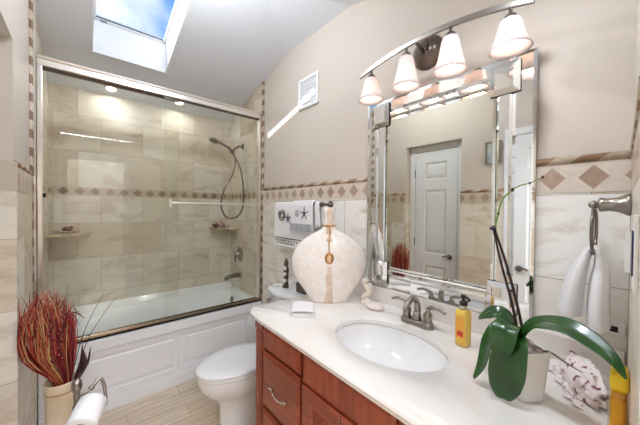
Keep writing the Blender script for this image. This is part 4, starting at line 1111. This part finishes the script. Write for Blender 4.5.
# yellow bottle by the short wall
jb = thing('decorative_bottle', 'narrow glass bottle of amber oil with yellow cap at the right counter end', 'bottle', (.94, .0195, ZC))
jx0, jx1, jy0, jy1 = .905, .975, .0035, .0355
M_amber = mat('amber_oil', (244, 176, 40), .1, trans=.3, coat=.4)
M_jglass = glass_mat('bottle_glass', (.98, .95, .88, 1))
M_oil = bpy.data.materials.new('amber_oil_clear'); M_oil.use_nodes = True; n = M_oil.node_tree; n.nodes.clear()
o_ = N(n, 'ShaderNodeOutputMaterial'); a_ = N(n, 'ShaderNodeBsdfTransparent'); a_.inputs['Color'].default_value = (1, .82, .30, 1)
d_ = N(n, 'ShaderNodeBsdfDiffuse'); d_.inputs['Color'].default_value = lin((248, 186, 44)); x_ = N(n, 'ShaderNodeMixShader'); x_.inputs['Fac'].default_value = .35
n.links.new(a_.outputs[0], x_.inputs[1]); n.links.new(d_.outputs[0], x_.inputs[2]); n.links.new(x_.outputs[0], o_.inputs['Surface'])
bm = B(); box(bm, jx0, jx1, jy0, jy1, ZC, ZC+.124); obj('glass_body', bm, M_jglass, jb, bevel=.003)
bm = B(); box(bm, jx0+.003, jx1-.003, jy0+.003, jy1-.003, ZC+.004, ZC+.105); obj('amber_liquid', bm, M_oil, jb, bevel=.002)
for i, (x, z, r) in enumerate(((.92, .03, .011), (.925, .058, .012), (.945, .084, .011), (.95, .045, .010))):
    bm = B(); ball(bm, (x, .0195, ZC+z), r, 12, (1, .9, 1.1)); obj('citrus_piece', bm, mat('yellow_fruit', (250, 214, 30), .5), jb, smooth=True)
bm = B(); loft(bm, [rrect(.938, .0192, .028, .0145, .008, ZC+.1242, 4), rrect(.938, .0192, .031, .0155, .010, ZC+.135, 4), rrect(.938, .0192, .028, .0145, .010, ZC+.160, 4), rrect(.938, .0192, .016, .009, .008, ZC+.172, 4)]); obj('cap', bm, mat('yellow_cap', (246, 206, 36), .35), jb, smooth=True)

# ---------------------------------------------------------------- towel ring and towel on the short wall
tr = thing('towel_ring', 'brushed nickel towel ring on a flared post on the short wall', 'towel ring', (1.20, .01, 1.435))
rx_, ry_, rz_ = 1.20, .097, 1.43
bm = B(); lathe(bm, [(.033, .002), (.033, .008), (.027, .018), (.021, .032), (.019, .046), (.021, .058), (.022, .066), (.012, .070), (.008, .075)], (rx_, ys(rx_), rz_), (0, 1, 0), 24); obj('post', bm, M_nickel, tr, smooth=True)
bm = B(); ball(bm, (rx_, ry_-.010, rz_), .013, 16, (1, 1, 1)); tube(bm, [(rx_, .06, rz_), (rx_, ry_-.01, rz_)], .0065, 10); obj('knob', bm, M_nickel, tr, smooth=True)
bm = B(); pts = []; n = 28; R2 = .072
for i in range(n+1):
    a = PI/2+2*PI*i/n; pts.append((rx_+R2*math.cos(a), ry_-.012, rz_-.008-R2+R2*math.sin(a)))
tube(bm, pts, .0045, 8, k=1); obj('ring', bm, M_dnickel, tr, smooth=True)
zr = rz_-.008-2*R2
yr = ry_-.012
path = [(.136, 1.08, .026, .062), (.133, 1.12, .026, .062), (.126, 1.18, .023, .055), (.113, 1.235, .017, .042), (.101, zr-.006, .012, .032), (.094, zr+.012, .010, .028),
        (yr, zr+.018, .009, .026), (.076, zr+.012, .010, .028), (.070, zr-.006, .012, .032), (.067, 1.235, .017, .042), (.070, 1.18, .022, .055), (.072, 1.10, .024, .062), (.070, 1.05, .024, .062)]
P = smooth_path([(0, a, b) for a, b, c, d in path], 5); rings = []
for i, p in enumerate(P):
    t = i/(len(P)-1)*(len(path)-1); k = min(int(t), len(path)-2); f = t-k
    th_ = path[k][2]*(1-f)+path[k+1][2]*f; wd = path[k][3]*(1-f)+path[k+1][3]*f
    tg = (P[min(i+1, len(P)-1)]-P[max(i-1, 0)]).normalized(); nv = Vector((0, -tg.z, tg.y))
    r_ = []
    for j in range(36):
        a = 2*PI*j/36; q = 1+.13*math.sin(a*7+1.3+(0 if i < len(P)/2 else 2))*min(1, wd/.05)
        r_.append(Vector((rx_, p.y, p.z)) + Vector((wd*math.cos(a), 0, 0)) + nv*(th_*math.sin(a)*q))
    rings.append(r_)
bm = B(); loft(bm, rings); ht = obj('hand_towel', bm, M_towel, smooth=True); place(ht, (rx_, yr, 1.05))
tag(ht, 'white towel hanging in two flaps from the ring on the short wall', 'towel')

# outlet on the vanity wall, switch plates on the short wall
ol = thing('wall_outlet', 'white outlet plate with dark socket low on the tiled wall by the hanging towel', 'outlet', (1.30, .045, 1.05))
M_plate = mat('white_plastic', (244, 243, 240), .35)
bm = B(); box(bm, 1.286, 1.2998, .016, .064, 1.012, 1.054); obj('plate', bm, M_plate, ol, bevel=.002)
bm = B(); box(bm, 1.2845, 1.2865, .032, .050, 1.024, 1.042); obj('socket', bm, mat('dark_socket', (44, 34, 34), .5), ol)
def swplate(x, w_, z0, z1, d, label, rocker):
    s = thing('switch_plate', label, 'switch', (x, ys(x), (z0+z1)/2))
    bm = prism(B(), [(x-w_/2, ys(x-w_/2)+.0012), (x+w_/2, ys(x+w_/2)+.0012), (x+w_/2, ys(x+w_/2)+d), (x-w_/2, ys(x-w_/2)+d)], z0, z1, 'Z'); obj('plate', bm, M_plate, s, bevel=.001)
    bm = prism(B(), [(x-w_/4, ys(x-w_/4)+d), (x+w_/4, ys(x+w_/4)+d), (x+w_/4, ys(x+w_/4)+d+.002), (x-w_/4, ys(x-w_/4)+d+.002)], z0+.025, z1-.025, 'Z'); obj('rocker', bm, rocker, s)
swplate(1.235, .07, 1.232, 1.345, .012, 'white switch plate deep on the short wall under the towel ring', M_plate)
swplate(.66, .075, 1.285, 1.405, .006, 'white switch plate with dark navy rocker nearest the doorway on the short wall', mat('navy_rocker', (40, 34, 84), .3))

# ---------------------------------------------------------------- floor vase, dried grasses
fx, fy = -.076, 1.72
fv = thing('floor_vase', 'tall cream ceramic floor vase holding red dried grasses beside the bathtub', 'vase', (fx, fy, 0))
M_fv = mat('cream_mottled_ceramic', (232, 218, 194), .35, noise=((212, 188, 152), 6, (1, 1, .6)))
bm = B(); VZ = .615
lathe(bm, [(.048, 0), (.053, .01), (.056, .2), (.058, .45), (.059, VZ-.05), (.062, VZ-.04), (.060, VZ-.03), (.064, VZ-.006), (.062, VZ), (.056, VZ-.002), (.053, VZ-.04), (.045, VZ-.3)], (fx, fy, 0), n=32, cap=(True, False)); bo = obj('vase_body', bm, M_fv, fv, smooth=True)
bm = B(); lathe(bm, [(.0605, VZ-.047), (.0622, VZ-.042), (.0615, VZ-.038)], (fx, fy, 0), n=32, cap=(False, False)); obj('gold_band', bm, M_gold, fv, smooth=True)
ar = thing('dried_arrangement', 'red and tan dried grass bundle with dark berries standing in the floor vase', 'dried plants', (fx, fy, VZ-.15))
GC = [mat('grass_red', (168, 44, 40), .6), mat('grass_rust', (186, 92, 62), .6), mat('grass_tan', (208, 160, 108), .6), mat('grass_wine', (112, 24, 32), .6)]
random.seed(11)
for ci, m_ in enumerate(GC):
    bm = B()
    for k in range((100, 92, 84, 60)[ci]):
        a = random.random()*2*PI; rr = random.random()**.55
        ex, ey = rr*.095*math.cos(a), rr*.095*math.sin(a); hgt = random.uniform(.335, .44)*(1-.14*rr*rr)
        bx, by = ex*.45, ey*.45
        w_ = random.choice((.0011, .0014, .0018, .0028)) if ci < 3 else random.choice((.002, .003, .006))
        ln = Vector((random.uniform(-.03, .03), random.uniform(-.03, .03), 0))
        zb = VZ-.12
        lx = -.050; jt = lambda q: Vector((random.uniform(-q, q), random.uniform(-q, q), 0))
        pts = [Vector((fx+bx*.5, fy+by*.5, zb)), Vector((fx+bx*.8, fy+by*.8, VZ+.0)), Vector((fx+ex*.95+lx*.75, fy+ey, VZ+hgt*.42))+jt(.012), Vector((fx+ex*1.02+lx, fy+ey*.95, VZ+hgt*.8))+jt(.014), Vector((fx+ex*.88+lx, fy+ey*.8, VZ+hgt))+ln]
        if random.random() < .3: pts[-1] = pts[-2]+Vector((random.uniform(-.05, .05), random.uniform(-.05, .05), -.05))
        for p in pts: p.x = max(p.x, -.208)
        tube(bm, pts, [w_*.8, w_, w_, w_*.8, w_*.3], 5, k=3, flat=.35)
    tag(obj('grass_blades', bm, m_, ar, smooth=True), kind='stuff')
for k in range(14):
    a = random.random()*2*PI; p = Vector((fx-.025+.045*math.cos(a)*random.random(), fy-.095+.02*random.random(), VZ+random.uniform(.10, .26)))
    bm = B(); ball(bm, p, .0085, 10); obj('berry', bm, mat('dark_berry_%d' % k, (104, 14, 24), .2, coat=.5) if k == 0 else bpy.data.materials['dark_berry_0'], ar, smooth=True)
M_dark = mat('dark_purple_leaf', (58, 26, 38), .45)
for k, (dx, dy, h_, wd) in enumerate(((.085, -.045, .10, .010), (.10, -.03, .13, .009), (.07, -.05, .16, .011), (.075, -.02, .12, .010), (.08, .0, .10, .010), (.06, -.06, .07, .010))):
    b0 = Vector((fx+dx*.5, fy+dy*.5, VZ-.03)); b1 = Vector((fx+dx, fy+dy, VZ+h_))
    mid_ = b0.lerp(b1, .5)+Vector((.012, -.008, 0)); bm = B(); tube(bm, [b0, mid_, b1], [.004, wd, .001], 8, flat=.25); obj('dark_leaf', bm, M_dark, ar, smooth=True)
for k, (dx, dy, h_) in enumerate(((.20, .02, .335), (.15, .03, .36), (.02, .0, .43))):
    bm = B(); tube(bm, [(fx+dx*.2, fy+dy*.2, VZ-.02), (fx+dx*.5, fy+dy, VZ+h_*.5), (fx+dx, fy+dy, VZ+h_)], [.002, .0016, .0007], 5); obj('twig', bm, M_dark, ar, smooth=True)

# toilet paper stand
tpx, tpy = -.022, 1.42
tp = thing('toilet_paper_stand', 'freestanding brushed nickel toilet paper stand in front of the floor vase', 'paper holder', (tpx, tpy, 0))
bm = B(); lathe(bm, [(.085, 0), (.085, .008), (.07, .016), (.02, .024), (.011, .04), (.0095, .3), (.0095, .60), (.0125, .62), (.0125, .632), (.009, .64), (.011, .675), (.009, .685), (.015, .692), (.018, .71), (.015, .727), (.008, .735)], (tpx, tpy, 0), n=22); obj('base_and_post', bm, M_nickel, tp, smooth=True)
bm = B(); az = Vector((.30, -.12, 0)).normalized()
P0 = Vector((tpx, tpy, .665))
tube(bm, [P0, P0+Vector((.03, .014, .0)), P0+Vector((.055, .024, .018)), P0+Vector((.066, .03, .030)), P0+Vector((.076, .030, .028)), P0+Vector((.085, .022, .0)), P0+Vector((.09, .0, -.05)), P0+Vector((.088, -.015, -.062))], [.006, .006, .007, .006, .006, .006, .006, .006], 9)
ball(bm, P0+Vector((.045, .02, .008)), .011, 12)
obj('arm', bm, M_nickel, tp, smooth=True)
# roll: axis runs towards the viewer and down-left
rc0 = Vector((.008, 1.365, .615)); ra_ = Vector((-.38, -.86, -.34)).normalized(); 
rc = rc0
bm = B(); q = ra_.to_track_quat('Z', 'Y').to_matrix(); rings = []
for r_, z in ((.019, -.05), (.046, -.05), (.049, -.047), (.049, .047), (.046, .05), (.019, .05)):
    rings.append([rc + q @ Vector((r_*math.cos(2*PI*i/32), r_*math.sin(2*PI*i/32), z)) for i in range(32)])
vs2 = loft(bm, rings, (False, False))
for i in range(32): j = (i+1) % 32; bm.faces.new([vs2[-1][i], vs2[-1][j], vs2[0][j], vs2[0][i]])
rl = tag(place(obj('toilet_paper_roll', bm, mat('white_tissue', (246, 246, 248), .9), auto=50), (rc.x, rc.y, rc.z-.05)), 'white toilet paper roll hanging on the freestanding nickel stand', 'toilet paper')
bm = B(); rings = []
for r_, z in ((.0172, -.049), (.0186, -.049), (.0186, .049), (.0172, .049)): rings.append([rc + q @ Vector((r_*math.cos(2*PI*i/24), r_*math.sin(2*PI*i/24), z)) for i in range(24)])
vs2 = loft(bm, rings, (False, False))
for i in range(24): j = (i+1) % 24; bm.faces.new([vs2[-1][i], vs2[-1][j], vs2[0][j], vs2[0][i]])
obj('cardboard_core', bm, mat('cardboard', (150, 128, 104), .8), rl, smooth=True)
bm = B(); tube(bm, [rc - ra_*.062, rc + ra_*.062], .009, 12, smooth=False); obj('roller', bm, M_nickel, tp, smooth=True)

for o in list(COL.objects):
    lb = o.get('label', '')
    if o.name.startswith('corner_shelf'): o['group'] = 'stone corner shelves in the shower'
    if 'seashell' in lb and 'corner shelf' in lb: o['group'] = 'seashells on the right corner shelf'
    if o.name.startswith('starfish') and lb: o['group'] = 'starfish on the toilet tank'
    if o.name.startswith('hand_towel') and 'over' in lb: o['group'] = 'towels on the bar by the toilet'
